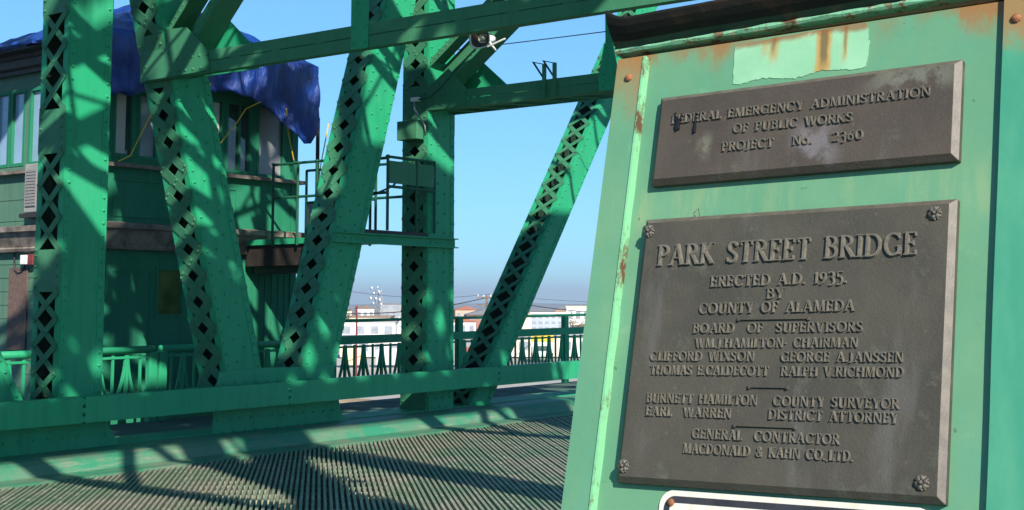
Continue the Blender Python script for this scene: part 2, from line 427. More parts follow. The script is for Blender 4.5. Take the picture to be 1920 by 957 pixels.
# ------------------------------------------------------------------ overhead sway frames
def cross_frame(y, label, visible=2, ztop=8.4, zs=4.24):
    """frame across the road at y: bottom strut of two plates, gussets, twin-flange braces, hangers, top strut"""
    T = thing('sway_frame', label, 'sway frame', (0, y, 0))
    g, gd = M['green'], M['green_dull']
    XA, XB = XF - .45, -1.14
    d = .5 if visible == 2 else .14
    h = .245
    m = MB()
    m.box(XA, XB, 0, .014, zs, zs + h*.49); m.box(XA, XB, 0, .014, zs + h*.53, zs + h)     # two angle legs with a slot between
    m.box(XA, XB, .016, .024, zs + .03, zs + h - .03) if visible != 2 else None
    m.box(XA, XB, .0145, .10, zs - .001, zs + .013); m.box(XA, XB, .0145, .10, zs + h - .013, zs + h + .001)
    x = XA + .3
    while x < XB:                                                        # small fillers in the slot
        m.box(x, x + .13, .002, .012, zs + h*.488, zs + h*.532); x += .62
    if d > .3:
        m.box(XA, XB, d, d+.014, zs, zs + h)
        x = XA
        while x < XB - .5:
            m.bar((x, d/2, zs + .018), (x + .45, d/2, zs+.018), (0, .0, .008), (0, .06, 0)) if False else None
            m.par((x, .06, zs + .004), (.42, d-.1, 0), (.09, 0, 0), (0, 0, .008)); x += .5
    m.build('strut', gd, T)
    def gus(yo, poly, mat, riv=True):
        m = MB(); m.prism([(px, yo, pz) for px, pz in poly], (0, -.014, 0))
        if riv:
            for px, pz in riv_pts: m.dome((px, yo-.014, pz), (0, -1, 0), .017, .014)
        return m.build('gusset_plate', mat, T)
    for mir in (0, 1):
        def mx(x): return x if not mir else (XF - DEP/2) + (-1.12 - DEP/2) - x
        z = zs
        if y < 12:
            poly = [(-12.70, z+.59), (-12.55, z+.01), (-11.44, z+.02), (-11.50, z+.26), (-11.85, z+.545), (-12.2, z+.56)]
            riv_pts = [(-12.60, z+.44), (-12.57, z+.30), (-12.53, z+.17), (-12.50, z+.05), (-12.17, z+.44), (-12.14, z+.30), (-12.10, z+.17), (-12.08, z+.06)] + \
                      [(-11.98+i*.125, z+.20) for i in range(5)] + [(-11.96+i*.125, z+.06) for i in range(5)]
        else:
            poly = [(-12.62, z+.33), (-12.60, z+.20), (-12.58, z+.02), (-11.53, z+.0), (-11.53, z+.26), (-11.84, z+.56), (-12.2, z+.33)]
            riv_pts = [(-12.19+i*.13, z+.20) for i in range(6)] + [(-12.19+i*.13, z+.06) for i in range(6)] + [(-12.56, z+.1), (-12.3, z+.1), (-12.3, z+.25), (-12.0, z+.36), (-11.9, z+.45)]
        poly = [(mx(a), b) for a, b in poly]; riv_pts = [(mx(a), b) for a, b in riv_pts]
        gus(-.002, poly, gd)
        # wider gusset behind
        pb = [(mx(a), b) for a, b in [(-12.6, z+.05), (-11.05, z+.05), (-11.05, z+.22), (-11.62, z+.70), (-12.2, z+.75)]]
        gus(.36 if d < .3 else d - .03, pb, g, False)
        # diagonal brace: two flange angles, with batten plates set back between them
        p0 = Vector((mx(-12.05 if y < 12 else -12.2), .02, z + .42)); p1 = Vector((mx(-8.95), .02, z + (3.55 if y < 12 else 2.75)))
        u = (p1-p0).normalized(); w = Vector((0, 1, 0)).cross(u)
        if w.z < 0: w = -w
        m = MB(); L = (p1-p0).length
        for sg in (-1, 1):
            m.bar(p0 + w*(sg*.20), p1 + w*(sg*.20), w*.085, (0, .013, 0))
            m.par(p0 + w*(sg*.243) + Vector((0, .0065, 0)), u*L, w*(-sg*.012), (0, .30, 0))
        m.par(p0 - w*.19 + Vector((0, .285, 0)), u*.72, w*.38, (0, .012, 0))
        for s in (1.45, 2.3, 3.1): m.par(p0 + u*s - w*.19 + Vector((0, .285, 0)), u*.3, w*.38, (0, .012, 0))
        for i in range(16):
            for sg in (-1, 1): m.dome(p0 + u*(.1+i*.085) + w*(sg*.2) + Vector((0, -.0065, 0)), (0, -1, 0), .013, .011)
        m.build('diagonal_brace', gd, T)
        # hanger with a flared foot
        xh = mx(-9.22); m = MB()
        if y < 12: m.box(xh-.115, xh+.115, -.012, .0, z-.0, ztop)
        else: m.box(xh-.05, xh+.05, -.012, .0, z+.45, ztop)
        m.box(xh-.05, xh-.036, .0005, .12, z+h+.01, ztop)
        f = [(xh-.15, -.0125, z+.004), (xh+.15, -.0125, z+.004), (xh+.15, -.0125, z+.2), (xh+.06, -.0125, z+.6), (xh-.06, -.0125, z+.6), (xh-.15, -.0125, z+.2)]
        if y >= 12: m.prism(f, (0, -.012, 0))
        for a, b in ((-.08, .06), (.08, .06), (-.08, .22), (.08, .22), (0, .36), (0, .46), (0, .55)):
            m.dome((xh+a, -.012 if y < 12 else -.0245, z+b), (0, -1, 0), .017, .013)
        m.build('hanger', g, T)
    # upper web: crossing laced diagonals and the top strut
    m = MB()
    m.box(XA, XB, 0, .3, ztop - .25, ztop + .05)
    xs = [XF - .3 + i*(XB - XF + .1)/6 for i in range(7)]
    for i in range(6):
        for a, b in ((zs + 1.7, ztop - .25), (ztop - .25, zs + 1.7)):
            m.bar((xs[i], .12, a), (xs[i+1], .12, b), (0, .012, 0), (.085, 0, .06))
    m.box(XA, XB, .06, .08, zs + 1.62, zs + 1.78)
    m.build('upper_strut', g, T)
    return T
cross_frame(9.735, 'overhead strut frame with a broad riveted gusset, crossing in front of the laced diagonals', 1, zs=4.235, ztop=9.5)
cross_frame(14.27, 'overhead strut frame springing from the post behind the horn speaker', 2, zs=4.39, ztop=9.9)
cross_frame(3.9, 'overhead portal frame at the near end of the trusses', 1, ztop=7.5)

# top laterals: laced diagonal members between the trusses, overhead
def laced(name, p, q, w, cw=.09, lw=.07):
    p, q = Vector(p), Vector(q); u = (q-p).normalized(); L = (q-p).length; s = Vector((0, 0, 1)).cross(u).normalized()
    m = MB()
    for sg in (-1, 1): m.bar(p + s*(sg*w/2), q + s*(sg*w/2), s*cw, (0, 0, .12))
    n = max(2, int(L/(w*1.3)))
    for i in range(n):
        a, b = p + u*(L*i/n), p + u*(L*(i+1)/n)
        m.bar(a - s*w/2, b + s*w/2, Vector((0, 0, .014)), s.cross(Vector((0, 0, 1)))*lw)
        m.bar(a + s*w/2 + Vector((0, 0, .02)), b - s*w/2 + Vector((0, 0, .02)), Vector((0, 0, .014)), s.cross(Vector((0, 0, 1)))*lw)
    return m
T = thing('overhead_bracing', 'laced diagonal bracing high over the road between the two trusses', 'bracing', (0, 0, 0))
for (a, b) in (((-12.4, 3.9), (-1.4, 9.73)), ((-12.4, 9.73), (-1.4, 3.9)), ((-12.4, 9.73), (-1.4, 14.3)), ((-12.4, 14.3), (-1.4, 9.73)), ((-12.4, 14.3), (-1.4, 21)), ((-12.4, 21), (-1.4, 14.3))):
    laced('lateral_brace', (*a, 7.35 if a[1] < b[1] else 7.55), (*b, 7.35 if a[1] < b[1] else 7.55), .42).build('lateral_brace', M['green'], T)

laced('lateral_brace', (-9.0, 8.4, 7.45), (-6.1, 2.0, 7.45), .72, .17, .10).build('lateral_brace', M['green'], T)  # unseen member added for the shadow bands it casts
laced('lateral_brace', (-11.4, 1.1, 6.75), (-5.4, 8.3, 6.75), .62, .16, .10).build('lateral_brace', M['green'], T)  # second added member, crossing the first, also for its shadow

# ------------------------------------------------------------------ guard rail along the kerb
T = thing('guard_rail', 'flat green steel guard rail running along the kerb below the trusses', 'guard rail', (-11.9, 0, 0))
js = [5.9, 8.6, 11.45, 15.5, 19.4, 23.4, 27.4, 31.4, 35.4, 39.4, 43.4]
for a, b in zip(js, js[1:]):
    m = MB(); z0 = .445; hh = .262
    m.box(-.012, 0, a+.006, b-.03, z0, z0+hh)
    m.box(-.13, -.0125, a+.006, b-.03, z0+hh-.012, z0+hh); m.box(-.13, -.0125, a+.006, b-.03, z0, z0+.012)
    for q in range(3): m.box(-.012, -.0002, b-.0295, b+.0055, z0+.012+q*.087, z0+.065+q*.087)   # splice fingers
    m.build('rail_beam', M['green'], T, shear=G)
for y in (6.5, 8.6, 10.2, 11.45, 13.2, 15.5, 17.4, 19.4, 21.4, 23.4): MB().box(-.27, -.132, y-.05, y+.05, .46, .70).build('bracket', M['green'], T, shear=G)

# ------------------------------------------------------------------ ornamental railings at the outer edge of the sidewalk
XR = -14.3
def railing(y0, y1, label, pipe=True, high=False, bay=.40):
    T = thing('bridge_railing', label, 'railing', (XR, 0, 0))
    zt, zb = 1.02, .27
    if pipe: MB().tube([(0, y0, zt+.03), (0, (y0+y1)/2, zt+.03), (0, y1, zt+.03)], .047, 12).build('handrail', M['green'], T, shear=G, smooth=True)
    else: MB().box(-.05, .05, y0, y1, zt-.02, zt+.105).build('handrail', M['green'], T, shear=G)
    if high: MB().tube([(0, y0, 1.35), (0, y1, 1.35)], .024, 8).build('top_pipe', M['green'], T, shear=G)
    m = MB()
    m.box(-.03, .03, y0, y1, zb-.06, zb)
    m.box(-.022, .022, y0, y1, zt-.075, zt-.045)
    n = max(1, round((y1-y0)/bay)); b = (y1-y0)/n
    for i in range(n+1):
        y = y0 + i*b
        m.box(-.018, .018, y-.020, y+.020, zb, zt-.03)
        if i < n:
            m.box(-.012, .012, y+b/2-.016, y+b/2+.016, zb, zt-.03)
            for sg in (0, 1):                                             # petal arcs from the bay edges to the bay centre
                pts = []
                for k_ in range(13):
                    f = k_/12; off = b/2*f**1.75 + .016
                    pts.append((0, (y + off) if sg == 0 else (y + b - off), zt-.05 - (zt-.05-zb)*f))
                for p, q in zip(pts, pts[1:]):
                    m.bar(p, q, (.028, 0, 0), (0, .036, 0))
    m.build('baluster_panel', M['green'], T, shear=G)
    ps = [y0+.03, y1-.03] if y1-y0 < 4 else [y0 + .03 + i*(y1-y0-.06)/max(1, round((y1-y0)/3.1)) for i in range(max(1, round((y1-y0)/3.1))+1)]
    for y in ps:
        m = MB(); m.box(-.045, .045, y-.06, y+.06, 0.13, 1.36 if high else zt-.0); m.build('railing_post', M['green'], T, shear=G, bevel=.008)
    return T
railing(4.6, 8.30, 'green arched railing with a thin upper pipe, left of the laced column', True, True)
railing(8.42, 11.34, 'green arched railing with a fat pipe handrail ending at the gap by the house door', True)
railing(11.44, 14.05, 'short green arched railing right of the gap, running behind the laced diagonals', True)
railing(14.45, 45, 'tall green arched railing with pointed balusters before the far shore', False, True, .40)

# ================================================================== OPERATOR HOUSE
XH, Y0, Y1, XB_ = -15.2, 11.19, 14.68, -19.0
H = thing('operator_house', 'green two-storey bridge operator house with a brown ledge, behind the laced truss', 'house', (0, 0, 0))
def wall_open(m, org, du, length, z0, z1, th, holes):
    """wall from org along du, thickness th (vector), leaving rectangular holes (a, b, za, zb)"""
    org, du, th = Vector(org), Vector(du), Vector(th)
    zs = sorted({z0, z1} | {h[2] for h in holes} | {h[3] for h in holes})
    for za, zb in zip(zs, zs[1:]):
        cuts = sorted((h[0], h[1]) for h in holes if h[2] <= za + 1e-6 and h[3] >= zb - 1e-6)
        a = 0
        for c0, c1 in cuts + [(length, length)]:
            if c0 - a > 1e-4: m.par(org + du*a + Vector((0, 0, za)), du*(c0-a), th, Vector((0, 0, zb-za)))
            a = c1
winF = [(.09, .44, 3.70, 4.62), (.49, .84, 3.70, 4.62), (1.60, 2.02, 3.64, 4.70), (2.05, 2.56, 3.64, 4.70), (2.66, 3.22, 3.62, 4.72)]
lowF = [(.86, 1.36, 1.55, 2.24)]
m = MB(); wall_open(m, (XH, Y0, 0), (0, 1, 0), Y1-Y0, -1.2, 5.0, (-.12, 0, 0), winF + lowF)
m.box(XH-.001, XH+.02, Y0+.0, Y0+.1, -1.2, 2.44); m.box(XH-.001, XH+.02, Y1-.12, Y1, -1.2, 5.0)
for i in range(14): m.box(XH+.0, XH+.012, Y0+1.7+i*.13, Y0+1.715+i*.13, .2, 2.42)     # boarding joints
for (a, b, c_, d_) in ((.12, 1.15, 2.9, 3.42), (1.3, 2.3, 2.9, 3.42), (.1, .8, .5, 2.2)):
    for q in ((a, b, c_, c_+.035), (a, b, d_-.035, d_), (a, a+.035, c_+.036, d_-.036), (b-.035, b, c_+.036, d_-.036)):
        m.box(XH+.0, XH+.014, Y0+q[0], Y0+q[1], q[2], q[3])
m.build('wall', M['green_house'], H)
winL = [(XH-17.66, 0, 0, 0)]
m = MB()
LX = XB_
holesL = [(-17.84+19.0, -17.46+19.0, 3.68, 4.78), (-17.44+19.0, -17.08+19.0, 3.68, 4.78), (-16.99+19.0, -16.58+19.0, 3.68, 4.78), (-16.5+19.0, -16.2+19.0, 3.72, 4.75), (-18.4+19.0, -18.0+19.0, 3.72, 4.75)]
wall_open(m, (LX, Y0, 0), (1, 0, 0), XH-.121-LX, -1.2, 5.0, (0, .12, 0), holesL)
z = .2
while z < 2.4: m.box(LX, XH-.125, Y0-.008, Y0-.0, z, z+.012); z += .19
z = 2.9
while z < 3.6: m.box(LX, XH-.125, Y0-.008, Y0-.0, z, z+.012); z += .3
m.build('wall', M['wall_grey'], H)
m = MB(); m.box(LX, LX+.12, Y0+.121, Y1-.121, -1.2, 5.0); m.box(LX, XH-.121, Y1-.12, Y1, -1.2, 5.0); m.box(LX+.121, XH-.121, Y0+.121, Y1-.121, 2.50, 2.62)
m.build('wall', M['green_house'], H)
M['grey_reflection'] = plain('painted_grey_reflection', (.30, .30, .315), .12, 2.5, .3, .6)  # grey reflection in the large pane, painted as a sheet
def window(org, du, hole, out, paneM, mull=0, blind=None, reflM=None):
    a, b, z0, z1 = hole; org, du, out = Vector(org), Vector(du), Vector(out); f = MB(); t = .045
    o = org + du*a - out*.06; w = b-a; h = z1-z0; up = Vector((0, 0, 1))
    f.par(o + up*z0, du*w, up*t, out*.07); f.par(o + up*(z1-t), du*w, up*t, out*.07)
    f.par(o + up*(z0+t), du*t, up*(h-2*t), out*.07); f.par(o + up*(z0+t) + du*(w-t), du*t, up*(h-2*t), out*.07)
    if mull: f.par(o + up*(z0+t) + du*(w*mull-.015), du*.03, up*(h-2*t), out*.06)
    fo = f.build('window', M['green_house'], H)
    MB().par(o + up*(z0+t) + du*t + out*.012, du*(w-2*t), up*(h-2*t), out*.008).build('pane', paneM, fo)
    if blind: MB().par(o + up*(z0+t+.01) + du*(t+blind[0]*(w-2*t)) + out*.0205, du*(w-2*t)*(blind[1]-blind[0]), up*(h-2*t-.02), out*.006).build('blind', reflM or M['cream'], fo)  # a cream blind, or a sheet standing for a reflection where reflM is given
of = (XH, Y0, 0)
window(of, (0, 1, 0), winF[0], (1, 0, 0), M['glass_dark'], 0, (0, .7)); window(of, (0, 1, 0), winF[1], (1, 0, 0), M['glass_grey'], 0)
window(of, (0, 1, 0), winF[2], (1, 0, 0), M['glass_dark'], 0, (0, .95)); window(of, (0, 1, 0), winF[3], (1, 0, 0), M['glass_dark'], .55)
window(of, (0, 1, 0), winF[4], (1, 0, 0), M['glass_grey'], 0, (0, 1), M['grey_reflection'])  # the grey sheet over this pane stands for a reflection
window(of, (0, 1, 0), lowF[0], (1, 0, 0), M['glass_plants'])
for h_ in holesL: window((LX, Y0, 0), (1, 0, 0), h_, (0, -1, 0), M['glass_sky'])
# sills, ledge, eave, roof
def ring(name, mat, prof, ins=0):
    """moulding swept round the house: prof of (outset, z)"""
    m = MB(); P = []; q = len(prof)
    for sx, sy in ((1, -1), (1, 1), (-1, 1), (-1, -1)):
        for o_, z_ in prof: P.append(((XH if sx > 0 else XB_) + sx*(o_-ins), (Y1 if sy > 0 else Y0) + sy*(o_-ins), z_))
    m.add(P, [(i*q+j, ((i+1) % 4)*q+j, ((i+1) % 4)*q+(j+1) % q, i*q+(j+1) % q) for i in range(4) for j in range(q)])
    return m.build(name, mat, H)
ring('window_sill', M['ledge'], [(.021, 3.56), (.11, 3.56), (.12, 3.61), (.021, 3.625)])
ring('ledge', M['ledge'], [(.021, 2.45), (.10, 2.46), (.12, 2.50), (.10, 2.52), (.17, 2.66), (.20, 2.72), (.24, 2.73), (.25, 2.80), (.021, 2.83)])
ring('eave', M['trim_dark'], [(-.1, 5.0), (.10, 4.98), (.11, 5.03), (.17, 5.06), (.18, 5.16), (.22, 5.18), (.22, 5.24), (-.1, 5.24)])
m = MB(); e = .40; AP = (-16.35, 13.0, 6.36); TX = -17.45
m.box(XB_-e, XH+.24, Y0-e, Y1-.1, 5.241, 5.28)
m.add([(TX, Y0+.2, 5.281), (XH+.1, Y0+.2, 5.281), (XH+.1, Y1-.1, 5.281), (TX, Y1-.1, 5.281), (AP[0], AP[1], AP[2]-.1)], [(0, 1, 4), (1, 2, 4), (2, 3, 4), (3, 0, 4)])
m.build('roof', M['trim_dark'], H)
# boarded opening in the side wall
m = MB(); m.box(-17.30, -16.86, Y0-.03, Y0-.009, 1.1, 2.24); m.build('boarded_panel', M['brown_panel'], H)

# tarpaulin over the hip roof, hanging ragged over the eaves
def tarp_mesh():
    m = MB(); NA, NR, NS = 260, 26, 16
    cx, cy = AP[0], AP[1]; e2 = .46
    xs0, xs1, ys0, ys1 = XB_-e2, XH+e2, Y0-e2, Y1-.02
    per = []
    w_, h_ = xs1-xs0, ys1-ys0; tot = 2*(w_+h_)
    for i in range(NA):
        s = tot*i/NA
        if s < h_: per.append((xs1, ys0+s, 1, 0))
        elif s < h_+w_: per.append((xs1-(s-h_), ys1, 0, 1))
        elif s < 2*h_+w_: per.append((xs0, ys1-(s-h_-w_), -1, 0))
        else: per.append((xs0+(s-2*h_-w_), ys0, 0, -1))
    def skirt(x, y, nx, ny):
        if nx > 0:                                  # camera-side face
            t = [(ys0, .92), (11.2, .86), (11.6, .82), (12.1, .78), (12.6, .62), (13.2, .66), (13.6, .72), (13.9, .90), (14.2, 1.20), (14.5, 1.30), (ys1, 1.02)]
            for (a, b), (c_, d_) in zip(t, t[1:]):
                if a <= y <= c_: return b + (d_-b)*(y-a)/(c_-a)
            return .9
        if ny > 0: return .62 if x > -16.2 else .4
        if ny < 0: return .04 if x < -15.6 else .10 + .8*(x+15.6)/.9
        return .3
    P = []
    for i, (x, y, nx, ny) in enumerate(per):
        sk = skirt(x, y, nx, ny)
        for j in range(NR+NS+1):
            if j <= NR:
                f = j/NR; px, py = cx + (x-cx)*f, cy + (y-cy)*f; dx_ = (px-cx)/(xs1-cx) if px > cx else (cx-px)/1.3; dy_ = (py-cy)/(ys1-cy) if py > cy else (cy-py)/(cy-ys0)
                pz = 5.31 + (AP[2]-5.31)*max(0, 1-max(dx_, dy_))
                n_ = noise.fractal(Vector((px*1.6, py*1.6, pz*2.2)), .7, 2.1, 4)
                pz += (.06*n_ - .05*abs(noise.noise((px*2.2, py*2.2, 9))))*min(1, (1-f)*5+.3)*(.35 if dx_ > 1 and px < cx else 1); P.append((px, py, pz + .03))
            else:
                f = (j-NR)/NS; drop = sk*f*(1 + .04*math.sin(i*.31)+.03*math.sin(i*.91))
                wv = noise.fractal(Vector((x*2.6, y*2.6, drop*.8)), .7, 2.1, 4)
                fl = .02 + .13*f*wv + .075*(abs(math.sin(i*.43 + 4*noise.noise((x*.8, y*.8, drop)))) - .5)*min(1, f*1.6)
                P.append((x + nx*fl - nx*.05*f + .03*wv*ny, y + ny*fl - ny*.05*f + .03*wv*nx, 5.30 - drop*.92))
    q = NR+NS+1
    m.add(P, [(i*q+j, i*q+j+1, ((i+1) % NA)*q+j+1, ((i+1) % NA)*q+j) for i in range(NA) for j in range(q-1)])
    return m
TP = thing('tarpaulin', 'creased blue tarpaulin draped over the hip roof of the operator house', 'tarp', (0, 0, 0))
o = tarp_mesh().build('sheet', M['tarp'], TP, smooth=True)
s_ = o.modifiers.new('thickness', 'SOLIDIFY'); s_.thickness = .012
for pts in ([(XH+.48, 11.75, 4.62), (XH+.30, 11.62, 4.2), (XH+.10, 11.5, 3.72), (XH+.14, 11.28, 3.62)],
            [(XH+.45, 13.5, 4.66), (XH+.30, 13.35, 4.55), (XH+.25, 13.2, 4.3), (XH+.12, 12.75, 3.72)],
            [(XH+.46, 12.55, 4.8), (XH+.30, 12.62, 4.6), (XH+.2, 12.66, 4.1)],
            [(XH+.46, 14.0, 4.62), (XH+.3, 14.2, 4.3), (XH+.2, 14.42, 3.9)],
            [(XH+.40, 14.95, 4.5), (XH+.3, 14.9, 3.9), (XH+.25, 14.85, 3.3)]):
    MB().tube(pts, .009, 6).build('rope', M['rope'], TP)

# air conditioner and conduit box on the side wall
T = thing('air_conditioner', 'white air conditioner hung on the side wall left of the column', 'air conditioner', (-16.66, Y0, 3.33))
m = MB(); m.box(-.15, .19, -.16, -.01, -.34, .34); m.build('casing', plain('white_enamel_with_shade', (.27, .265, .25), .15, 6, .5), T, bevel=.015)  # white casing greyed in its colour in place of shade
m = MB(); m.box(-.10, .14, -.172, -.161, -.26, .26)
for i in range(12): m.box(-.095, .135, -.18, -.1725, -.25+i*.043, -.235+i*.043)
m.build('grille', M['grille'], T)
m = MB(); m.box(-.19, .22, -.20, -.01, -.41, -.35); m.build('bracket', M['trim_dark'], T)
T = thing('junction_box', 'small grey and red fixture with a hooked conduit under the side wall ledge', 'fixture', (-16.8, Y0, 2.34))
m = MB(); m.box(-.11, .03, -.12, -.01, -.06, .07); m.build('casing', M['white'], T, bevel=.008)
m = MB(); m.box(.031, .16, -.10, -.01, -.07, .08); m.build('cover', M['redpaint'], T, bevel=.008)
MB().tube([(-.38, -.03, .22), (-.38, -.03, -.02), (-.36, -.03, -.14), (-.28, -.03, -.18), (-.18, -.03, -.16), (-.08, -.05, -.06)], .013, 8).build('conduit', M['black'], T, smooth=True)

# ------------------------------------------------------------------ catwalk by the house, platform on the post
def pipes(m, pts, r=.020): m.tube(pts, r, 8)
T = thing('catwalk', 'narrow green catwalk with pipe handrails leaving the end of the operator house', 'catwalk', (0, 0, 0))
m = MB(); m.box(-15.16, -12.75, 13.55, 14.42, 2.58, 2.66); m.build('deck', M['green'], T)
m = MB(); m.box(-15.1, -13.9, 13.6, 14.4, 2.28, 2.575); m.box(-15.1, -13.6, 13.75, 14.3, 2.18, 2.275); m.build('deck_support', M['trim_dark'], T)
m = MB()
for z in (3.72, 3.24): pipes(m, [(-14.48, 13.52, z), (-12.75, 13.54, z)])
for x in (-14.48, -13.98, -13.6, -12.85): pipes(m, [(x, 13.525, 2.56), (x, 13.525, 3.72)]); m.dome((x, 13.52, 3.72), (0, 0, 1), .034, .03)
for z in (3.72, 3.24): pipes(m, [(-14.7, 14.40, z), (-12.75, 14.40, z)])
for x in (-14.7, -14.2, -13.4): pipes(m, [(x, 14.40, 2.56), (x, 14.40, 3.72)])
m.build('handrail', M['rail'], T)
MB().box(-14.75, -14.70, 14.42, 14.75, 2.4, 3.25).build('side_panel', M['grille'], T)
T = thing('pole', 'thin black pole standing at the right end of the operator house', 'pole', (-15.0, 14.92, 2.3)); MB().tube([(0, 0, 0), (0, 0, 2.3)], .03, 8).build('shaft', M['black'], T)

T = thing('service_platform', 'small service platform with a green panelled railing on the laced post', 'platform', (0, 0, 0))
m = MB()
m.box(-12.195, -12.185, 12.4, 14.84, 2.515, 2.64); m.box(-12.184, -12.12, 12.4, 14.84, 2.63, 2.645); m.box(-12.184, -12.12, 12.4, 14.84, 2.51, 2.525)
for i in range(4): m.dome((-12.185, 14.3+i*.13, 2.575), (1, 0, 0), .014, .01)
for i in range(5): m.dome((-12.185, 12.5+i*.12, 2.575), (1, 0, 0), .014, .01)
m.build('beam', M['green'], T)
m = MB()
for i in range(6): m.box(-13.1+i*.152, -12.96+i*.152, 12.95, 14.28, 2.65, 2.70)
m.build('deck', M['trim_dark'], T)
m = MB(); xr = -12.16
for z in (3.68, 3.285): pipes(m, [(xr, 13.40, z), (xr, 14.36, z)], .02)
for y in (13.40, 13.98, 14.36): pipes(m, [(xr, y, 2.70), (xr, y, 3.68)], .02)
m.dome((xr, 13.40, 3.68), (0, 0, 1), .034, .03)
for z in (3.66, 3.2): pipes(m, [(xr-.95, 13.35, z), (xr, 13.38, z)], .02); pipes(m, [(xr-.95, 13.35, z), (xr-.95, 14.2, z)], .02)
for y in (13.35, 13.8, 14.2): pipes(m, [(xr-.95, y, 2.7), (xr-.95, y, 3.66)], .02)
m.build('handrail', M['rail'], T)
MB().box(xr-.006, xr+.006, 13.43, 14.34, 3.33, 3.63).build('infill_panel', M['green_dull'], T)
MB().tube([(xr-.4, 12.9, 2.95), (xr-.25, 13.3, 3.15), (xr-.1, 13.6, 3.3), (xr-.05, 13.75, 3.45)], .014, 6).build('conduit', M['black'], T)

# electrical box, white lamp and cables on the post
T = thing('control_box', 'green electrical box on the laced post under the gusset', 'electrical box', (-12.40, 14.22, 4.12))
m = MB(); m.box(-.20, .17, -.16, -.0, -.13, .135); m.build('casing', M['green_dull'], T, bevel=.01)
MB().tube([(.03, -.05, .42), (.05, -.08, .3), (.14, -.09, .2), (.23, -.06, .06), (.22, -.04, -.08)], .013, 8).build('cable', M['steel'], T, smooth=True)
T = thing('lamp_box', 'tiny white box above the electrical box on the post', 'lamp', (-12.37, 14.22, 4.56))
m = MB(); m.box(-.065, .065, -.07, -.0, -.028, .028); m.build('casing', M['white'], T, bevel=.006)
# horn speaker on the brace
T = thing('horn_speaker', 'cream horn loudspeaker mounted on the overhead diagonal brace', 'loudspeaker', (-11.08, 14.10, 5.25))
hd = Vector((.08, -1, -.12)).normalized(); ha = hd.cross(Vector((0, 0, 1))).normalized(); hu = ha.cross(hd)
n_ = 20
def horn_rings(prof):
    m = MB(); P = []
    for dd, rr in prof:
        for k_ in range(n_):
            a = 2*math.pi*k_/n_; ca, sa = math.cos(a), math.sin(a); pw = .72
            P.append(hd*(dd-.05) + ha*(rr*1.15*math.copysign(abs(ca)**pw, ca)) + hu*(rr*.95*math.copysign(abs(sa)**pw, sa)))
    m.add(P, [(i*n_+k_, i*n_+(k_+1) % n_, (i+1)*n_+(k_+1) % n_, (i+1)*n_+k_) for i in range(len(prof)-1) for k_ in range(n_)]); return m
M['horn'] = plain('cream_enamel', (.62, .58, .46), .08, 20, .45)
horn_rings([(0, .012), (.03, .03), (.09, .06), (.15, .11), (.172, .142), (.180, .146), (.176, .136), (.168, .124)]).build('bell', M['horn'], T, smooth=True)
horn_rings([(.167, .1235), (.13, .085), (.08, .055), (.04, .04), (.03, .005)]).build('bell_interior', plain('dark_horn_interior', (.05, .04, .03), .2, 20, .7), T, smooth=True)
MB().tube([hd*(-.20), hd*(-.12), hd*(-.05)], [.05, .055, .03], 12).build('driver', M['white'], T, smooth=True)
MB().tube([hd*.0, hd*.10], [.040, .022], 12).build('throat', M['horn'], T, smooth=True)
m = MB(); m.tube([hd*(-.06) + Vector((.02, 0, -.02)), Vector((.12, .09, -.16))], .014, 6); m.tube([(.0, .06, -.1), (.28, .08, -.02)], .012, 6); m.build('bracket', M['white'], T)
T = thing('conduit', 'dark conduit running up the overhead brace below the horn speaker', 'conduit', (0, 0, 0))
MB().tube([(-12.3, 14.17, 4.55), (-12.1, 14.17, 4.56), (-11.95, 14.17, 4.64), (-11.5, 14.17, 5.0), (-11.2, 14.16, 5.2)], .013, 8).build('pipe', M['rail'], T)
# pair of bracket arms standing on the strut
g_arm = 'bracket arms on the overhead strut'
for i, (x, lab) in enumerate(((-10.21, 'left of the two green bracket arms on the overhead strut'), (-10.045, 'right of the two green bracket arms on the overhead strut'))):
    T = thing('bracket_arm', lab, 'bracket', (x, 14.245, 4.38), g_arm)
    m = MB(); m.box(-.021, .021, -.02, .02, 0, .455); m.build('upright', M['green_dull'], T)
    m = MB(); m.bar((0, 0, .45), (-.17, -.02, .495), (0, .03, 0), (0, 0, .012)); m.bar((-.16, -.02, .49), (-.012, 0, .27), (0, .02, 0), (.016, 0, .01)); m.build('arm', M['black'], T)
T = thing('overhead_cable', 'thin overhead cable crossing the sky under the upper strut', 'cable', (0, 0, 0))
MB().tube([(-15 + i*1.4, 16.5, 5.78 - .10*math.sin(math.pi*i/9)) for i in range(10)], .008, 6).build('wire', M['wire'], T)

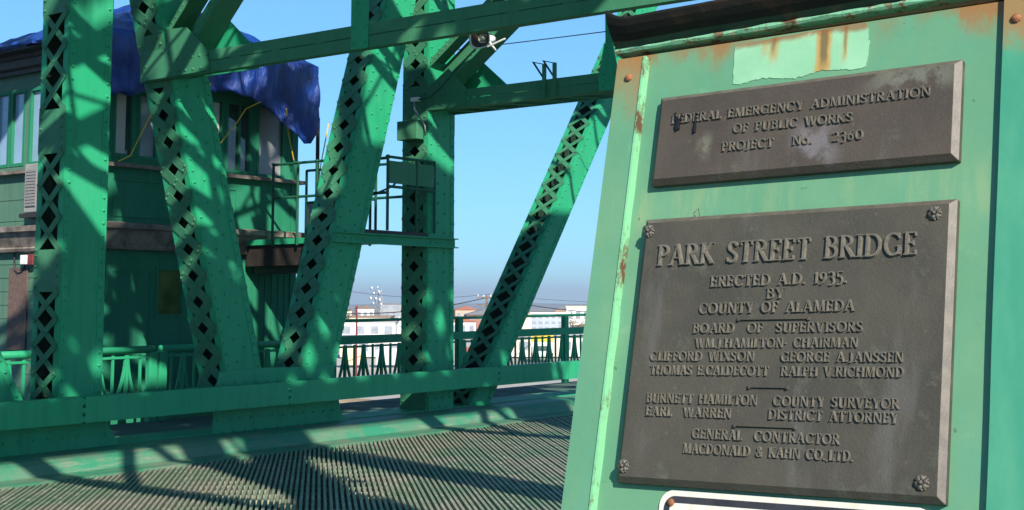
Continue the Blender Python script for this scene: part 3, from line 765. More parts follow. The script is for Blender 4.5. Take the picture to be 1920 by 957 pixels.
# ================================================================== PYLON (leaning-back face; local axes: s right, t up the face, w towards the viewer)
A_ = Vector((.9998, -.0052, .0194)).normalized(); B_ = Vector((-.0137, .2560, .9666)).normalized(); B_ = (B_ - A_*B_.dot(A_)).normalized(); N_ = A_.cross(B_)
O_ = Vector((-1.2336, 2.6233, 1.6180))
PM = Matrix((( A_.x, B_.x, N_.x, O_.x), (A_.y, B_.y, N_.y, O_.y), (A_.z, B_.z, N_.z, O_.z), (0, 0, 0, 1)))
def pylon_paint():
    k = NB('faded_pylon_paint'); s, t, w = k.xyz()
    mot = k.ramp(k.noise(2.6, 6, .6), .35, .68); fine = k.noise(14, 6, .65)
    c = k.mix(mot, (.092, .248, .142), (.130, .282, .156))
    c = k.mix(k.mul(k.ramp(k.noise(7, 5, .6, k.coord((2.5, .45, 1))), .48, .72), .55), c, (.085, .270, .180))
    c = k.mix(k.mul(k.ramp(fine, .60, .74), .30), c, (.20, .36, .22))
    # yellowish wash marks below the upper plaque
    wash = k.mul(k.band(t, .33, .05, .035), k.ramp(k.noise(9, 6, .7, k.coord((1.6, .22, 1))), .48, .70))
    c = k.mix(k.mul(wash, .34), c, (.30, .34, .16))
    # rust creeping down from the cornice and the joints
    tn = k.math('ADD', t, k.mul(k.math('SUBTRACT', k.noise(9, 6, .7, k.coord((1, .4, 1))), .5), .30))
    rt = k.mul(k.ramp(tn, .665, .745), k.ramp(k.noise(3.2, 5, .65, k.coord((1, .3, 1))), .40, .60))
    c = k.mix(k.mul(rt, .85), c, (.27, .105, .025))
    strip_l = k.mul(k.math('SUBTRACT', 1.0, k.ramp(s, -.475, -.455)), k.ramp(k.math('ADD', tn, 0.0), .52, .70))
    c = k.mix(k.mul(strip_l, .62), c, (.30, .125, .030))
    strip_r = k.mul(k.ramp(s, .385, .395), k.ramp(tn, .55, .68))
    c = k.mix(k.mul(strip_r, .75), c, (.32, .135, .035))
    dots = k.ramp(k.noise(38, 2, .5), .735, .76)
    c = k.mix(k.mul(dots, .6), c, (.05, .09, .05))
    k.bump(k.math('ADD', k.mul(k.noise(55, 5, .6), .5), k.mul(k.noise(5, 4), .8)), .22, .004)
    return k.done(c, k.math('ADD', .42, k.mul(fine, .22)), .45)
M['pylon'] = pylon_paint()
k = NB('fresh_pylon_paint'); a = k.ramp(k.noise(5, 6, .6, k.coord((2, .5, 1))), .4, .7)
c = k.mix(a, (.045, .245, .150), (.075, .290, .175)); k.bump(k.noise(40, 4), .15, .003)
s, t, w = k.xyz(); rt = k.mul(k.ramp(k.math('ADD', t, k.mul(k.math('SUBTRACT', k.noise(11, 6, .7), .5), .2)), .585, .66), 1.0)
c = k.mix(k.mul(rt, .8), c, (.30, .135, .04)); M['pylon_strip'] = k.done(c, .42, .5)
k = NB('lip_paint'); a = k.ramp(k.noise(16, 6, .7), .50, .60); c = k.mix(a, (.16, .40, .24), (.16, .075, .035))
c = k.mix(k.ramp(k.noise(40, 4), .55, .65), c, (.30, .34, .22)); k.bump(k.noise(60, 5, .7), .6, .006); M['lip'] = k.done(c, .6, .3)
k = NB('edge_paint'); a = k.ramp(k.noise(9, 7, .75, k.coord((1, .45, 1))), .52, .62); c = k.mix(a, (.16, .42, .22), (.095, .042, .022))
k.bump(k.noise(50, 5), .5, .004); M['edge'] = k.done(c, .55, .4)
k = NB('cornice_paint_with_shade'); a = k.ramp(k.noise(6, 6, .65), .42, .62); c = k.mix(a, (.016, .040, .030), (.028, .055, .038))
c = k.mix(k.mul(k.ramp(k.noise(18, 5), .55, .7), .6), c, (.10, .055, .03)); k.bump(k.noise(40, 4), .3, .004); M['cornice'] = k.done(c, .6, .3)  # soffit colour darkened for the shade under the overhang
k = NB('fascia_painted_shade'); a = k.ramp(k.noise(9, 6, .7), .5, .68); c = k.mix(a, (.012, .012, .010), (.035, .022, .015)); k.bump(k.noise(35, 5), .4, .004); M['fascia'] = k.done(c, .7, .2)  # deep shade of the cove put into the colour as near-black

PY = thing('bridge_pylon', 'tapered faded green steel pylon carrying the two bronze plaques', 'pylon', mat=PM)
m = MB(); m.box(-.50, .44, -1.95, .7303, -.60, -.016); m.build('face_panel', M['pylon'], PY)
# left cover strip with a ragged lit edge
m = MB(); m.box(-.545, -.4702, -1.95, .722, -.014, 0); m.build('cover_strip', M['pylon'], PY)
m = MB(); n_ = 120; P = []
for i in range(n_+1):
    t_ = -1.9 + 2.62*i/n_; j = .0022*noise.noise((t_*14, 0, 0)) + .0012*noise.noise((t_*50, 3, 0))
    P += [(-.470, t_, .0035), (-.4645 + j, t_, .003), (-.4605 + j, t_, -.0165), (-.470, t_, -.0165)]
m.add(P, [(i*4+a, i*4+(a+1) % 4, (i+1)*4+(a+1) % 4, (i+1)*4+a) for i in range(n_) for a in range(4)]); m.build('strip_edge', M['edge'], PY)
m = MB(); m.box(-.5448, -.531, -1.95, .70, -.60, -.0145); m.build('side_panel', M['pylon'], PY)
m = MB(); P = []
for i in range(n_+1):
    t_ = -1.95 + 2.75*i/n_; j = .0025*noise.noise((t_*2.5, 8, 0))
    P += [(.3905 + .006*(t_+.3) + j, t_, 0), (.62, t_, 0), (.62, t_, -.6), (.3905 + .006*(t_+.3) + j, t_, -.6)]
m.add(P, [(i*4+a, (i+1)*4+a, (i+1)*4+(a+1) % 4, i*4+(a+1) % 4) for i in range(n_) for a in range(4)]); m.build('cover_strip', M['pylon_strip'], PY)
for s_, t_ in ((-.506, .668), (.422, .678), (-.506, -.9), (.422, -.9)):
    m = MB(); m.dome((s_, t_, 0), (0, 0, 1), .011, .009, 9); m.build('bolt', M['rustbolt'], PY)
# cornice: thin lip over a dark gap, sloping soffit and rounded fascia with shade painted in, a bent-up corner
m = MB(); m.box(-.50, .70, .7305, .742, -.60, -.05); m.box(-.49, .70, .742, .852, -.60, -.03); m.build('cap_block', M['pylon_strip'], PY)
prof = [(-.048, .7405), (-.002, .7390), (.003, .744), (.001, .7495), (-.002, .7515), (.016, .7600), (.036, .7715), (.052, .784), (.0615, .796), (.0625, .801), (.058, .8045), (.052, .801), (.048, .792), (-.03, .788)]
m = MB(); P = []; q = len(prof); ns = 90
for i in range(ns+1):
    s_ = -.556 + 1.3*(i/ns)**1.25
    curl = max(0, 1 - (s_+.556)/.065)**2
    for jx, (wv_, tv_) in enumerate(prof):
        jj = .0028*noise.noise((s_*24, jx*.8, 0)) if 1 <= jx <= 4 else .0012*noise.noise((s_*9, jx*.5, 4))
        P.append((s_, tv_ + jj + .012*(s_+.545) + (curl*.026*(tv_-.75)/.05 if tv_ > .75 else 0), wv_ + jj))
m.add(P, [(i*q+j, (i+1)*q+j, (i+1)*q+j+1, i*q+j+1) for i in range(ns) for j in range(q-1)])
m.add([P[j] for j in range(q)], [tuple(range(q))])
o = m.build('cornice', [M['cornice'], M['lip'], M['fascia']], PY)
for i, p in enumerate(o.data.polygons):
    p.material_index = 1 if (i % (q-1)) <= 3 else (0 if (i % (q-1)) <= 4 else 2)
# lighter repainted patch with rust runs
k = NB('pale_paint_patch'); s, t, w = k.xyz()
c = k.mix(k.ramp(k.noise(9, 6, .6), .35, .7), (.215, .450, .265), (.260, .500, .310))
def run(cs, wd, t0, soft=.006):
    ww = k.math('ADD', s, k.mul(k.math('SUBTRACT', k.noise(30, 3), .5), .010))
    return k.mul(k.band(ww, cs, wd, soft), k.ramp(k.math('ADD', t, k.mul(k.math('SUBTRACT', k.noise(20, 4), .5), .05)), t0, t0+.045))
for cs, wd, t0, f in ((-.004, .018, .59, .85), (-.127, .012, .64, .60), (-.150, .008, .67, .5), (.047, .006, .62, .6), (.085, .012, .70, .6), (-.06, .05, .70, .45)):
    c = k.mix(k.mul(run(cs, wd, t0), f), c, (.42, .22, .045))
for cs, wd, t0, f in ((-.003, .009, .615, .8), (-.128, .005, .665, .7), (.047, .003, .64, .7)): c = k.mix(k.mul(run(cs, wd, t0, .004), f), c, (.10, .085, .04))
top = k.ramp(k.math('ADD', t, k.mul(k.math('SUBTRACT', k.noise(16, 5, .7), .5), .03)), .708, .722); c = k.mix(k.mul(top, .8), c, (.20, .085, .03))
k.bump(k.noise(20, 5), .3, .004); M['patch'] = k.done(c, .45, .5)
pts = [(-.2275, .7225), (-.2290, .69), (-.2285, .66), (-.2250, .6235), (-.215, .6190), (-.1927, .6205), (-.17, .6245), (-.15, .6275), (-.13, .625), (-.1, .6195), (-.07, .6165), (-.05, .6185), (-.025, .6245), (-.0085, .6275), (.01, .6255), (.03, .623), (.06, .6205), (.085, .619), (.0985, .623), (.1005, .65), (.1035, .682), (.098, .688), (.0985, .705), (.0965, .722), (.09, .7285), (0, .7275), (-.1, .7255)]
fine_ = []
for (a, b), (c_, d_) in zip(pts, pts[1:] + pts[:1]):
    for q_ in range(6):
        f_ = q_/6; x_, y_ = a + (c_-a)*f_, b + (d_-b)*f_
        fine_.append((x_ + .0028*noise.noise((x_*90, y_*90, 1)), y_ + .0032*noise.noise((x_*110, y_*110, 7))))
m = MB(); m.prism([(a, b, -.0158) for a, b in fine_], (0, 0, .0013)); m.build('paint_patch', M['patch'], PY)

# ------------------------------------------------------------------ letters: strokes of a wedge-serif roman alphabet
def arc(cx, cy, rx, ry, a0, a1, n=10): return [(cx + rx*math.cos(R(a0+(a1-a0)*i/n)), cy + ry*math.sin(R(a0+(a1-a0)*i/n))) for i in range(n+1)]
TK, TN = .150, .078
def st(x, w=.26): return [([(x, 0), (x, 1)], TK), ([(x-w/2, .03), (x+w/2, .03)], .06), ([(x-w/2, .97), (x+w/2, .97)], .06)]
def sf(x, y, w=.24): return [([(x-w/2, y), (x+w/2, y)], .06)]
GL = {
 'A': (.80, [([(.10, 0), (.40, 1)], TN), ([(.38, 1), (.70, 0)], TK), ([(.2, .34), (.6, .34)], TN)] + sf(.10, .03, .2) + sf(.70, .03, .26)),
 'B': (.64, st(.14) + [([(.14, .96)] + arc(.30, .755, .21, .205, 90, -90) + [(.14, .54)], TN+.02), ([(.14, .54)] + arc(.31, .285, .25, .255, 90, -90) + [(.14, .04)], TN+.03)]),
 'C': (.78, [(arc(.44, .5, .36, .46, 48, 312, 18), TK*.85), ([(.68, .98), (.68, .72)], .06), ([(.68, .05), (.68, .26)], .05)]),
 'D': (.80, st(.14) + [([(.14, .96)] + arc(.34, .5, .36, .46, 90, -90, 14) + [(.14, .04)], TK*.78)]),
 'E': (.60, st(.14) + [([(.14, .955), (.52, .955)], TN), ([(.14, .52), (.44, .52)], TN), ([(.14, .045), (.54, .045)], TN), ([(.51, .97), (.51, .80)], .06), ([(.53, .03), (.53, .22)], .06), ([(.43, .62), (.43, .42)], .05)]),
 'F': (.56, st(.14) + [([(.14, .955), (.50, .955)], TN), ([(.14, .52), (.42, .52)], TN), ([(.50, .97), (.50, .80)], .06), ([(.41, .62), (.41, .42)], .05)]),
 'G': (.82, [(arc(.44, .5, .36, .46, 48, 335, 18), TK*.85), ([(.70, .05), (.70, .42)], TK*.9), ([(.58, .42), (.80, .42)], .06), ([(.68, .98), (.68, .74)], .06)]),
 'H': (.82, st(.14) + st(.66) + [([(.14, .52), (.66, .52)], TN)]),
 'I': (.30, st(.15)),
 'J': (.38, [([(.22, 1), (.22, .14), (.14, -.04), (.04, -.06)], TK*.95)] + sf(.22, .97, .26)),
 'K': (.76, st(.14) + [([(.60, .98), (.16, .46)], TN), ([(.27, .56), (.66, .02)], TK)] + sf(.60, .97, .2) + sf(.66, .03, .22)),
 'L': (.56, st(.14) + [([(.14, .045), (.50, .045)], TN), ([(.50, .03), (.50, .25)], .06)]),
 'M': (.96, [([(.13, 0), (.18, 1)], TN), ([(.17, 1), (.47, .04)], TK), ([(.47, .04), (.77, 1)], TN), ([(.77, 1), (.82, 0)], TK)] + sf(.13, .03, .2) + sf(.82, .03, .25)),
 'N': (.82, [([(.13, 0), (.13, 1)], TN), ([(.13, .99), (.67, .02)], TK), ([(.67, 0), (.67, 1)], TN)] + sf(.13, .03, .2) + sf(.67, .97, .22) + sf(.1, .97, .16)),
 'O': (.88, [(arc(.44, .5, .36, .46, 0, 360, 24), TK*.85)]),
 'P': (.60, st(.14) + [([(.14, .96)] + arc(.30, .72, .24, .24, 90, -90) + [(.14, .48)], TN+.03)]),
 'R': (.70, st(.14) + [([(.14, .96)] + arc(.30, .74, .22, .22, 90, -90) + [(.14, .52)], TN+.03), ([(.30, .52), (.64, .02)], TK)] + sf(.64, .03, .18)),
 'S': (.58, [([(.47, .80)] + arc(.29, .745, .195, .205, 35, 200, 8) + [(.16, .60), (.42, .41)] + arc(.29, .26, .20, .21, 15, -145, 8), TK*.85), ([(.47, .96), (.47, .76)], .06), ([(.09, .05), (.09, .25)], .06)]),
 'T': (.68, [([(.34, 0), (.34, .97)], TK), ([(.06, .955), (.62, .955)], TN), ([(.07, .97), (.07, .79)], .06), ([(.61, .97), (.61, .79)], .06)] + sf(.34, .03, .26)),
 'U': (.78, [([(.16, 1), (.16, .3)] + arc(.39, .28, .23, .26, 180, 300, 8), TK*.9), (arc(.39, .28, .23, .26, 300, 360, 4) + [(.62, 1)], TN)] + sf(.16, .97, .25) + sf(.62, .97, .2)),
 'V': (.76, [([(.10, 1), (.38, .01)], TK), ([(.38, .01), (.66, 1)], TN)] + sf(.10, .97, .25) + sf(.66, .97, .2)),
 'W': (1.08, [([(.10, 1), (.34, .01)], TK), ([(.34, .01), (.54, .98)], TN), ([(.54, .98), (.77, .01)], TK), ([(.77, .01), (.98, 1)], TN)] + sf(.10, .97, .24) + sf(.98, .97, .2)),
 'X': (.74, [([(.10, .99), (.62, .01)], TK), ([(.60, .99), (.12, .01)], TN)] + sf(.12, .97, .2) + sf(.60, .97, .2) + sf(.62, .03, .2) + sf(.12, .03, .2)),
 'Y': (.72, [([(.10, 1), (.36, .48)], TK), ([(.62, 1), (.36, .48)], TN), ([(.36, .5), (.36, 0)], TK)] + sf(.10, .97, .22) + sf(.62, .97, .2) + sf(.36, .03, .26)),
 '1': (.36, [([(.2, 0), (.2, 1)], TK), ([(.2, .98), (.08, .85)], TN)] + sf(.2, .03, .28)),
 '2': (.60, [(arc(.29, .72, .20, .24, 160, -35, 10) + [(.10, .08)], TK*.8), ([(.08, .05), (.54, .05)], TN+.03), ([(.54, .03), (.54, .2)], .05)]),
 '3': (.58, [(arc(.27, .74, .19, .22, 150, -80, 9), TN+.04), (arc(.27, .18, .23, .34, 85, -120, 10), TK*.85)]),
 '5': (.58, [([(.16, .97), (.13, .56)], TN), ([(.14, .96), (.50, .96)], TN+.03), ([(.13, .55)] + arc(.26, .22, .24, .36, 75, -125, 10), TK*.85)]),
 '6': (.62, [([(.50, .98), (.30, .84), (.16, .60), (.12, .35)], TN+.03), (arc(.32, .30, .21, .26, 0, 360, 16), TK*.8)]),
 '9': (.62, [(arc(.31, .66, .21, .27, 0, 360, 16), TK*.8), ([(.51, .66), (.47, .36), (.34, .10), (.16, -.06)], TN+.04)]),
 '0': (.74, [(arc(.37, .5, .28, .46, 0, 360, 20), TK*.85)]),
 'o': (.66, [(arc(.33, .33, .24, .30, 0, 360, 18), TK*.8)]),
 '&': (.78, [([(.70, .50), (.56, .18)] + arc(.34, .25, .23, .22, -40, -250, 10) + [(.40, .62)] + arc(.36, .78, .14, .17, -30, 200, 8) + [(.30, .55), (.66, .03)], TN+.03)]),
 '.': (.26, [([(.05, .09), (.19, .09)], .20)]), ',': (.2, [([(.10, .09), (.06, -.10)], .1)]),
 '-': (.3, [([(.08, .42), (.20, .42)], .15)]), ' ': (.50, []),
}
def ridge(m, pts, w, h, k_):
    """raised stroke with sloping flanks along a polyline in the s,t plane"""
    P = [Vector((x, y)) for x, y in pts]; n = len(P); closed = (P[0]-P[-1]).length < 1e-6
    if closed: P = P[:-1]; n -= 1
    vs = []; hh = h*(1 + .02*k_)
    for i in range(n):
        a = P[(i-1) % n] if (closed or i > 0) else P[i]; b = P[(i+1) % n] if (closed or i < n-1) else P[i]
        d1 = (P[i]-a).normalized() if (P[i]-a).length > 1e-9 else (b-P[i]).normalized()
        d2 = (b-P[i]).normalized() if (b-P[i]).length > 1e-9 else d1
        d = d1 + d2; d = d.normalized() if d.length > 1e-6 else d1
        nn = Vector((-d.y, d.x)); ms = 1/max(.55, nn.dot(Vector((-d1.y, d1.x))))
        for off, z in ((-.62, 0), (-.34, 1), (.34, 1), (.62, 0)):
            q_ = P[i] + nn*(off*w*ms); vs.append((q_.x, q_.y, z*hh))
    fs = []; top = n if closed else n-1
    for i in range(top):
        j = (i+1) % n
        for a in range(3): fs.append((i*4+a, i*4+a+1, j*4+a+1, j*4+a)[::-1])
    if not closed: fs += [(0, 1, 2, 3), ((n-1)*4+3, (n-1)*4+2, (n-1)*4+1, (n-1)*4)]
    m.add(vs, fs)
def text_line(txt, s0, s1, t, cap, h, name, mat, parent, slope=0):
    adv = sum(GL[c_][0] + .07 for c_ in txt) - .07; m = MB(); x = 0
    fx = (s1-s0)/adv; cnt = 0
    for c_ in txt:
        wd, strokes = GL[c_]
        for pts, w in strokes:
            cnt = (cnt + 1) % 7
            jit = .9 + .2*random.random()
            ridge(m, [(s0 + (x+px)*fx, t + py*cap + slope*(x+px)*fx) for px, py in pts], w*cap*1.06, h*jit, cnt)
        x += wd + .07
    o = m.build(name, mat, parent); return o

def bronze(name, base, dark):
    k = NB(name); a = k.ramp(k.noise(4.5, 7, .65), .36, .68); f = k.noise(60, 5, .65)
    c = k.mix(a, base, dark); c = k.mix(k.mul(k.ramp(k.noise(9, 6, .7), .55, .72), .5), c, (.125, .130, .095))
    c = k.mix(k.mul(k.ramp(k.noise(3.1, 5, .6, k.coord((2.2, .6, 1))), .56, .70), .45), c, (.120, .112, .108))
    c = k.mix(k.mul(k.ramp(f, .62, .72), .5), c, tuple(x*1.6 for x in base))
    k.bump(k.math('ADD', k.noise(190, 4, .65), k.mul(k.noise(25, 4), .5)), .42, .003)
    return k, c
k, c = bronze('bronze_plaque', (.072, .066, .051), (.050, .047, .039)); M['bronze'] = k.done(c, .55, .22)
k, c = bronze('brown_bronze_plaque', (.075, .061, .049), (.053, .044, .037)); s, t, w = k.xyz()
blot = k.mul(k.band(s, .005, .05, .03), k.band(t, .44, .05, .03), k.ramp(k.noise(14, 5, .6), .45, .6)); c = k.mix(k.mul(blot, .7), c, (.17, .155, .165))
b2 = k.mul(k.band(s, .22, .09, .05), k.band(t, .575, .03, .02), k.ramp(k.noise(22, 5, .6), .4, .6)); c = k.mix(k.mul(b2, .6), c, (.17, .18, .14))
b3 = k.mul(k.band(s, -.268, .016, .014), k.band(t, .462, .024, .022), k.ramp(k.noise(26, 5, .65), .38, .6)); c = k.mix(k.mul(b3, .55), c, (.20, .20, .15))
M['bronze2'] = k.done(c, .53, .22)
M['letter'] = plain('bronze_letters_lightened', (.118, .107, .085), .25, 90, .45, .4)  # letters lightened in colour to stand for their sunlit edges
M['bronze_lit'] = plain('bronze_edge_painted_light', (.100, .083, .066), .25, 30, .5, .5)
M['tar'] = plain('black_tar', (.008, .008, .007), .2, 30, .4)
def slab(T, s0, s1, t0, t1, mat):
    bv, f, e = .0125, .012, 0.0
    m = MB()
    outer = [(s0, t0), (s1, t0), (s1, t1), (s0, t1)]; inn = [(s0+bv, t0+bv), (s1-bv, t0+bv), (s1-bv, t1-bv), (s0+bv, t1-bv)]
    vs = [(a, b, -.0155) for a, b in outer] + [(a, b, e) for a, b in outer] + [(a, b, f) for a, b in inn]
    fs = [(0, 3, 2, 1), (8, 9, 10, 11)] + [(i, (i+1) % 4, 4+(i+1) % 4, 4+i) for i in range(4)] + [(4+i, 4+(i+1) % 4, 8+(i+1) % 4, 8+i) for i in range(4)]
    m.add(vs, fs)
    o = m.build('plate', [mat, M['bronze_lit']], T, bevel=.0014)
    o.data.polygons[7].material_index = 1; o.data.polygons[8].material_index = 1  # right and top bevels: sunlight put into a lighter colour
    return o
def letters_z(o, z=.0118): o.location.z = z; return o

P1 = thing('plaque', 'narrow bronze plaque reading FEDERAL EMERGENCY ADMINISTRATION, the upper one on the pylon', 'plaque', mat=PM)
slab(P1, -.406, .3155, .3805, .602, M['bronze2'])
for tx, a, b, t_ in (('FEDERAL EMERGENCY ADMINISTRATION', -.3609, .2574, .5262), ('OF PUBLIC WORKS', -.1966, .0888, .4865), ('PROJECT   No.   2360', -.2205, .1154, .4445)):
    letters_z(text_line(tx, a, b, t_, .0218, .0047, 'lettering', M['letter'], P1, -.006 if 'FED' in tx else -.01))
for poly in ([(-.3535, .556), (-.3520, .540), (-.3480, .533), (-.3490, .517), (-.3440, .507), (-.3375, .511), (-.3385, .526), (-.3335, .536), (-.3340, .551), (-.3365, .538), (-.3420, .535), (-.3470, .540), (-.3500, .546)],
             [(-.2975, .548), (-.2965, .525), (-.2985, .507), (-.2970, .497), (-.2945, .498), (-.2940, .510), (-.2950, .528), (-.2962, .546)]):
    m = MB(); m.prism([(a_, b_, .0117) for a_, b_ in poly], (0, 0, .0072)); m.build('tar_drip', M['tar'], P1, bevel=.001)

P2 = thing('plaque', 'large bronze plaque headed PARK STREET BRIDGE with a rosette in each corner', 'plaque', mat=PM)
slab(P2, -.408, .3165, -.300, .2985, M['bronze'])
L2 = [('PARK STREET BRIDGE', -.3575, .2445, .1815, .0490, .0060), ('ERECTED A.D. 1935.', -.2156, .1010, .1285, .0250, .0050), ('BY', -.0790, -.0375, .0992, .0230, .0050), ('COUNTY OF ALAMEDA', -.2375, .1200, .0690, .0240, .0050),
      ('BOARD  OF  SUPERVISORS', -.2480, .1410, .0262, .0215, .0045), ('WM.J.HAMILTON- CHAIRMAN', -.2390, .1330, -.0060, .0210, .0045),
      ('CLIFFORD WIXSON', -.3485, -.0935, -.0350, .0210, .0045), ('GEORGE A.JANSSEN', -.0335, .2285, -.0355, .0210, .0045),
      ('THOMAS E.CALDECOTT', -.3445, -.0590, -.0655, .0210, .0045), ('RALPH V.RICHMOND', -.0310, .2300, -.0655, .0210, .0045),
      ('BURNETT HAMILTON', -.3460, -.0785, -.1270, .0210, .0045), ('COUNTY SURVEYOR', -.0430, .2240, -.1272, .0210, .0045),
      ('EARL  WARREN', -.3440, -.1355, -.1558, .0210, .0045), ('DISTRICT ATTORNEY', -.0515, .2235, -.1552, .0210, .0045),
      ('GENERAL  CONTRACTOR', -.2250, .1065, -.2004, .0210, .0045), ('MACDONALD & KAHN CO.,LTD.', -.2430, .1375, -.2320, .0210, .0045)]
for tx, a, b, t_, cp, h_ in L2: letters_z(text_line(tx, a, b, t_, cp, h_, 'lettering', M['letter'], P2))
for a, b, t_ in ((-.139, .0216, .0552), (-.100, -.0145, -.0890), (-.1262, .0100, -.1700)):
    m = MB(); ridge(m, [(a, t_), (b, t_)], .004, .005, 0)
    for e_ in (a, b): ridge(m, [(e_, t_-.004), (e_, t_+.004)], .005, .006, 2)
    letters_z(m.build('divider_bar', M['bronze'], P2))
M['rosette'] = plain('dark_bronze_rosette', (.075, .068, .055), .4, 60, .45, .5)
for a, b in ((-.3898, .2663), (.2761, .2670), (-.3869, -.266), (.2745, -.2643)):
    bm = bmesh.new(); r_ = .0135
    for i in range(6):
        an = i*math.pi/3 + .3
        for rad, sz, zz in ((r_*.62, r_*.40, .004), (r_*.92, r_*.24, .002)):
            for dd in (0,) if rad < r_*.8 else (-.26, .26):
                mt = Matrix.Translation((rad*math.cos(an+dd), rad*math.sin(an+dd), zz)) @ Matrix.Diagonal((1, 1, .8, 1))
                bmesh.ops.create_icosphere(bm, subdivisions=2, radius=sz, matrix=mt)
    bmesh.ops.create_icosphere(bm, subdivisions=2, radius=r_*.34, matrix=Matrix.Translation((0, 0, .008)))
    me = bpy.data.meshes.new('rosette'); bm.to_mesh(me); bm.free(); me.materials.append(M['rosette'])
    o = bpy.data.objects.new('rosette', me); COL.objects.link(o); o.parent = P2; o.location = (a, b, .0118)
# dry grass stem caught behind the large plaque
T = thing('grass_stem', 'dry bent grass stem poking up behind the large plaque', 'grass', mat=PM); MB().tube([(-.270, .290, -.006), (-.2735, .318, .0), (-.279, .309, .004), (-.283, .303, .006)], .0009, 5).build('stem', plain('dry_stem', (.05, .045, .02), .2, 40), T)

# white sign below
def rrect(s0, s1, t0, t1, r, n=8):
    P = []
    for cx, cy, a0 in ((s1-r, t1-r, 0), (s0+r, t1-r, 90), (s0+r, t0+r, 180), (s1-r, t0+r, 270)):
        P += [(cx + r*math.cos(R(a0+90*i/n)), cy + r*math.sin(R(a0+90*i/n))) for i in range(n+1)]
    return P
S = thing('metal_sign', 'white metal sign with a black border line, just below the large plaque', 'sign', mat=PM)
k = NB('dirty_white_sign'); a = k.ramp(k.noise(7, 6, .65, k.coord((3, .4, 1))), .45, .75); c = k.mix(k.mul(a, .6), (.62, .60, .53), (.48, .42, .28)); s, t, w = k.xyz()
M['sign'] = k.done(c, .4, .5)
m = MB(); m.prism([(a, b, -.0155) for a, b in rrect(-.302, .2925, -.70, -.3065, .034)], (0, 0, .004)); m.build('panel', M['sign'], S)
m = MB(); oo = rrect(-.290, .2805, -.688, -.3185, .026); ii = rrect(-.276, .2665, -.674, -.3325, .014); n_ = len(oo)
m.add([(a, b, -.0107) for a, b in oo] + [(a, b, -.0107) for a, b in ii], [(i, (i+1) % n_, n_+(i+1) % n_, n_+i) for i in range(n_)]); m.build('border', plain('black_border', (.03, .03, .035), .2, 20, .4), S)
for s_, t_ in ((-.274, -.3325), (.264, -.3325)):
    m = MB(); m.dome((s_, t_, -.0106), (0, 0, 1), .0085, .007, 12); m.build('bolt', M['rustbolt'], S)

# ================================================================== FAR SHORE
M['far_glass'] = plain('distant_window', (.26, .29, .33), .2, 1, .3, .5, 0, 0)
def pol(az, d, z=-3.75): a = R(az); return (d*math.sin(a), d*math.cos(a), z)
def bld(name, label, cat, az, d, w, dep, h, wallm, roofm, roof='flat', rows=0, cols=0, group=None):
    T = thing(name, label, cat, pol(az, d), group); T.rotation_euler = (0, 0, R(-az) + random.uniform(-.15, .15))
    h *= .82
    m = MB(); m.box(-w/2, w/2, 0, dep, 0, h); m.build('wall', wallm, T)
    m = MB()
    if roof == 'flat': m.box(-w/2-.2, w/2+.2, -.2, dep+.2, h+.002, h+.35)
    elif roof == 'gable': m.prism([(-w/2-.3, -.3, h+.002), (w/2+.3, -.3, h+.002), (0, -.3, h+w*.16)], (0, dep+.6, 0))
    else: m.add([(-w/2-.3, -.3, h+.002), (w/2+.3, -.3, h+.002), (w/2+.3, dep+.3, h+.002), (-w/2-.3, dep+.3, h+.002), (0, dep/2, h+w*.5)], [(3, 2, 1, 0), (0, 1, 4), (1, 2, 4), (2, 3, 4), (3, 0, 4)])
    m.build('roof', roofm, T)
    for r_ in range(rows):
        for c_ in range(cols):
            cw = w/cols; x = -w/2 + cw*(c_+.5); z = h*(r_+.35)/rows
            m = MB(); m.box(x-cw*.28, x+cw*.28, -.06, -.002, z, z + h*.42/rows); m.build('window', M['far_glass'], T)
    return T
def P_(n, c, v=.1): return plain(n, c, v, .3, .8, .2, 0, 0)
wh, cr, tn, rd, gy, sl, yl, br = P_('white_stucco', (.72, .71, .68)), P_('cream_stucco', (.62, .55, .42)), P_('tan_stucco', (.45, .34, .24)), P_('red_roof', (.33, .12, .08)), P_('grey_block', (.30, .31, .33)), P_('slate_roof', (.16, .17, .19)), P_('yellow_steel', (.65, .42, .04)), P_('brown_roof', (.22, .15, .11))
bld('warehouse', 'long low white warehouse on the far shore, seen left of the laced post', 'warehouse', -43.0, 225, 9, 14, 3.6, wh, gy, 'flat', 1, 4)
bld('house', 'tan house with a flat roof on the far shore beside the left diagonal', 'house', -44.6, 240, 5, 9, 4.3, tn, cr, 'flat', 2, 2)
bld('tent', 'pointed white tent roof on the far shore left of the post', 'tent', -41.7, 232, 3.2, 4, 2.6, wh, wh, 'tent')
bld('apartment_building', 'grey distant block on the skyline behind the antenna mast', 'building', -41.6, 420, 13, 20, 7.5, gy, sl, 'flat', 3, 4)
bld('warehouse', 'cream shed with a brown roof behind the white warehouse', 'shed', -43.3, 320, 14, 10, 3.6, cr, br, 'flat', 1, 5)
bld('shop', 'white shop building with a red roof right of the laced post', 'building', -39.2, 250, 6.0, 9, 3.3, wh, rd, 'gable', 1, 4)
bld('house', 'red-brown house on the far shore under the utility pole wires', 'house', -38.2, 330, 8, 8, 4.2, P_('brick_red', (.32, .16, .12)), sl, 'gable', 2, 3)
bld('house', 'small cream house with a brown roof beside the laced end diagonal', 'house', -36.9, 300, 4.5, 6, 4.0, cr, br, 'gable', 1, 3)
bld('tower', 'slim cream stucco tower with a small cap on the far shore', 'tower', -36.35, 210, 1.15, 1.2, 4.9, cr, tn, 'tent')
bld('apartment_building', 'grey apartment block with rows of windows left of the brown trees', 'building', -35.4, 300, 8.5, 10, 4.6, P_('blue_grey', (.38, .42, .48)), wh, 'flat', 3, 6)
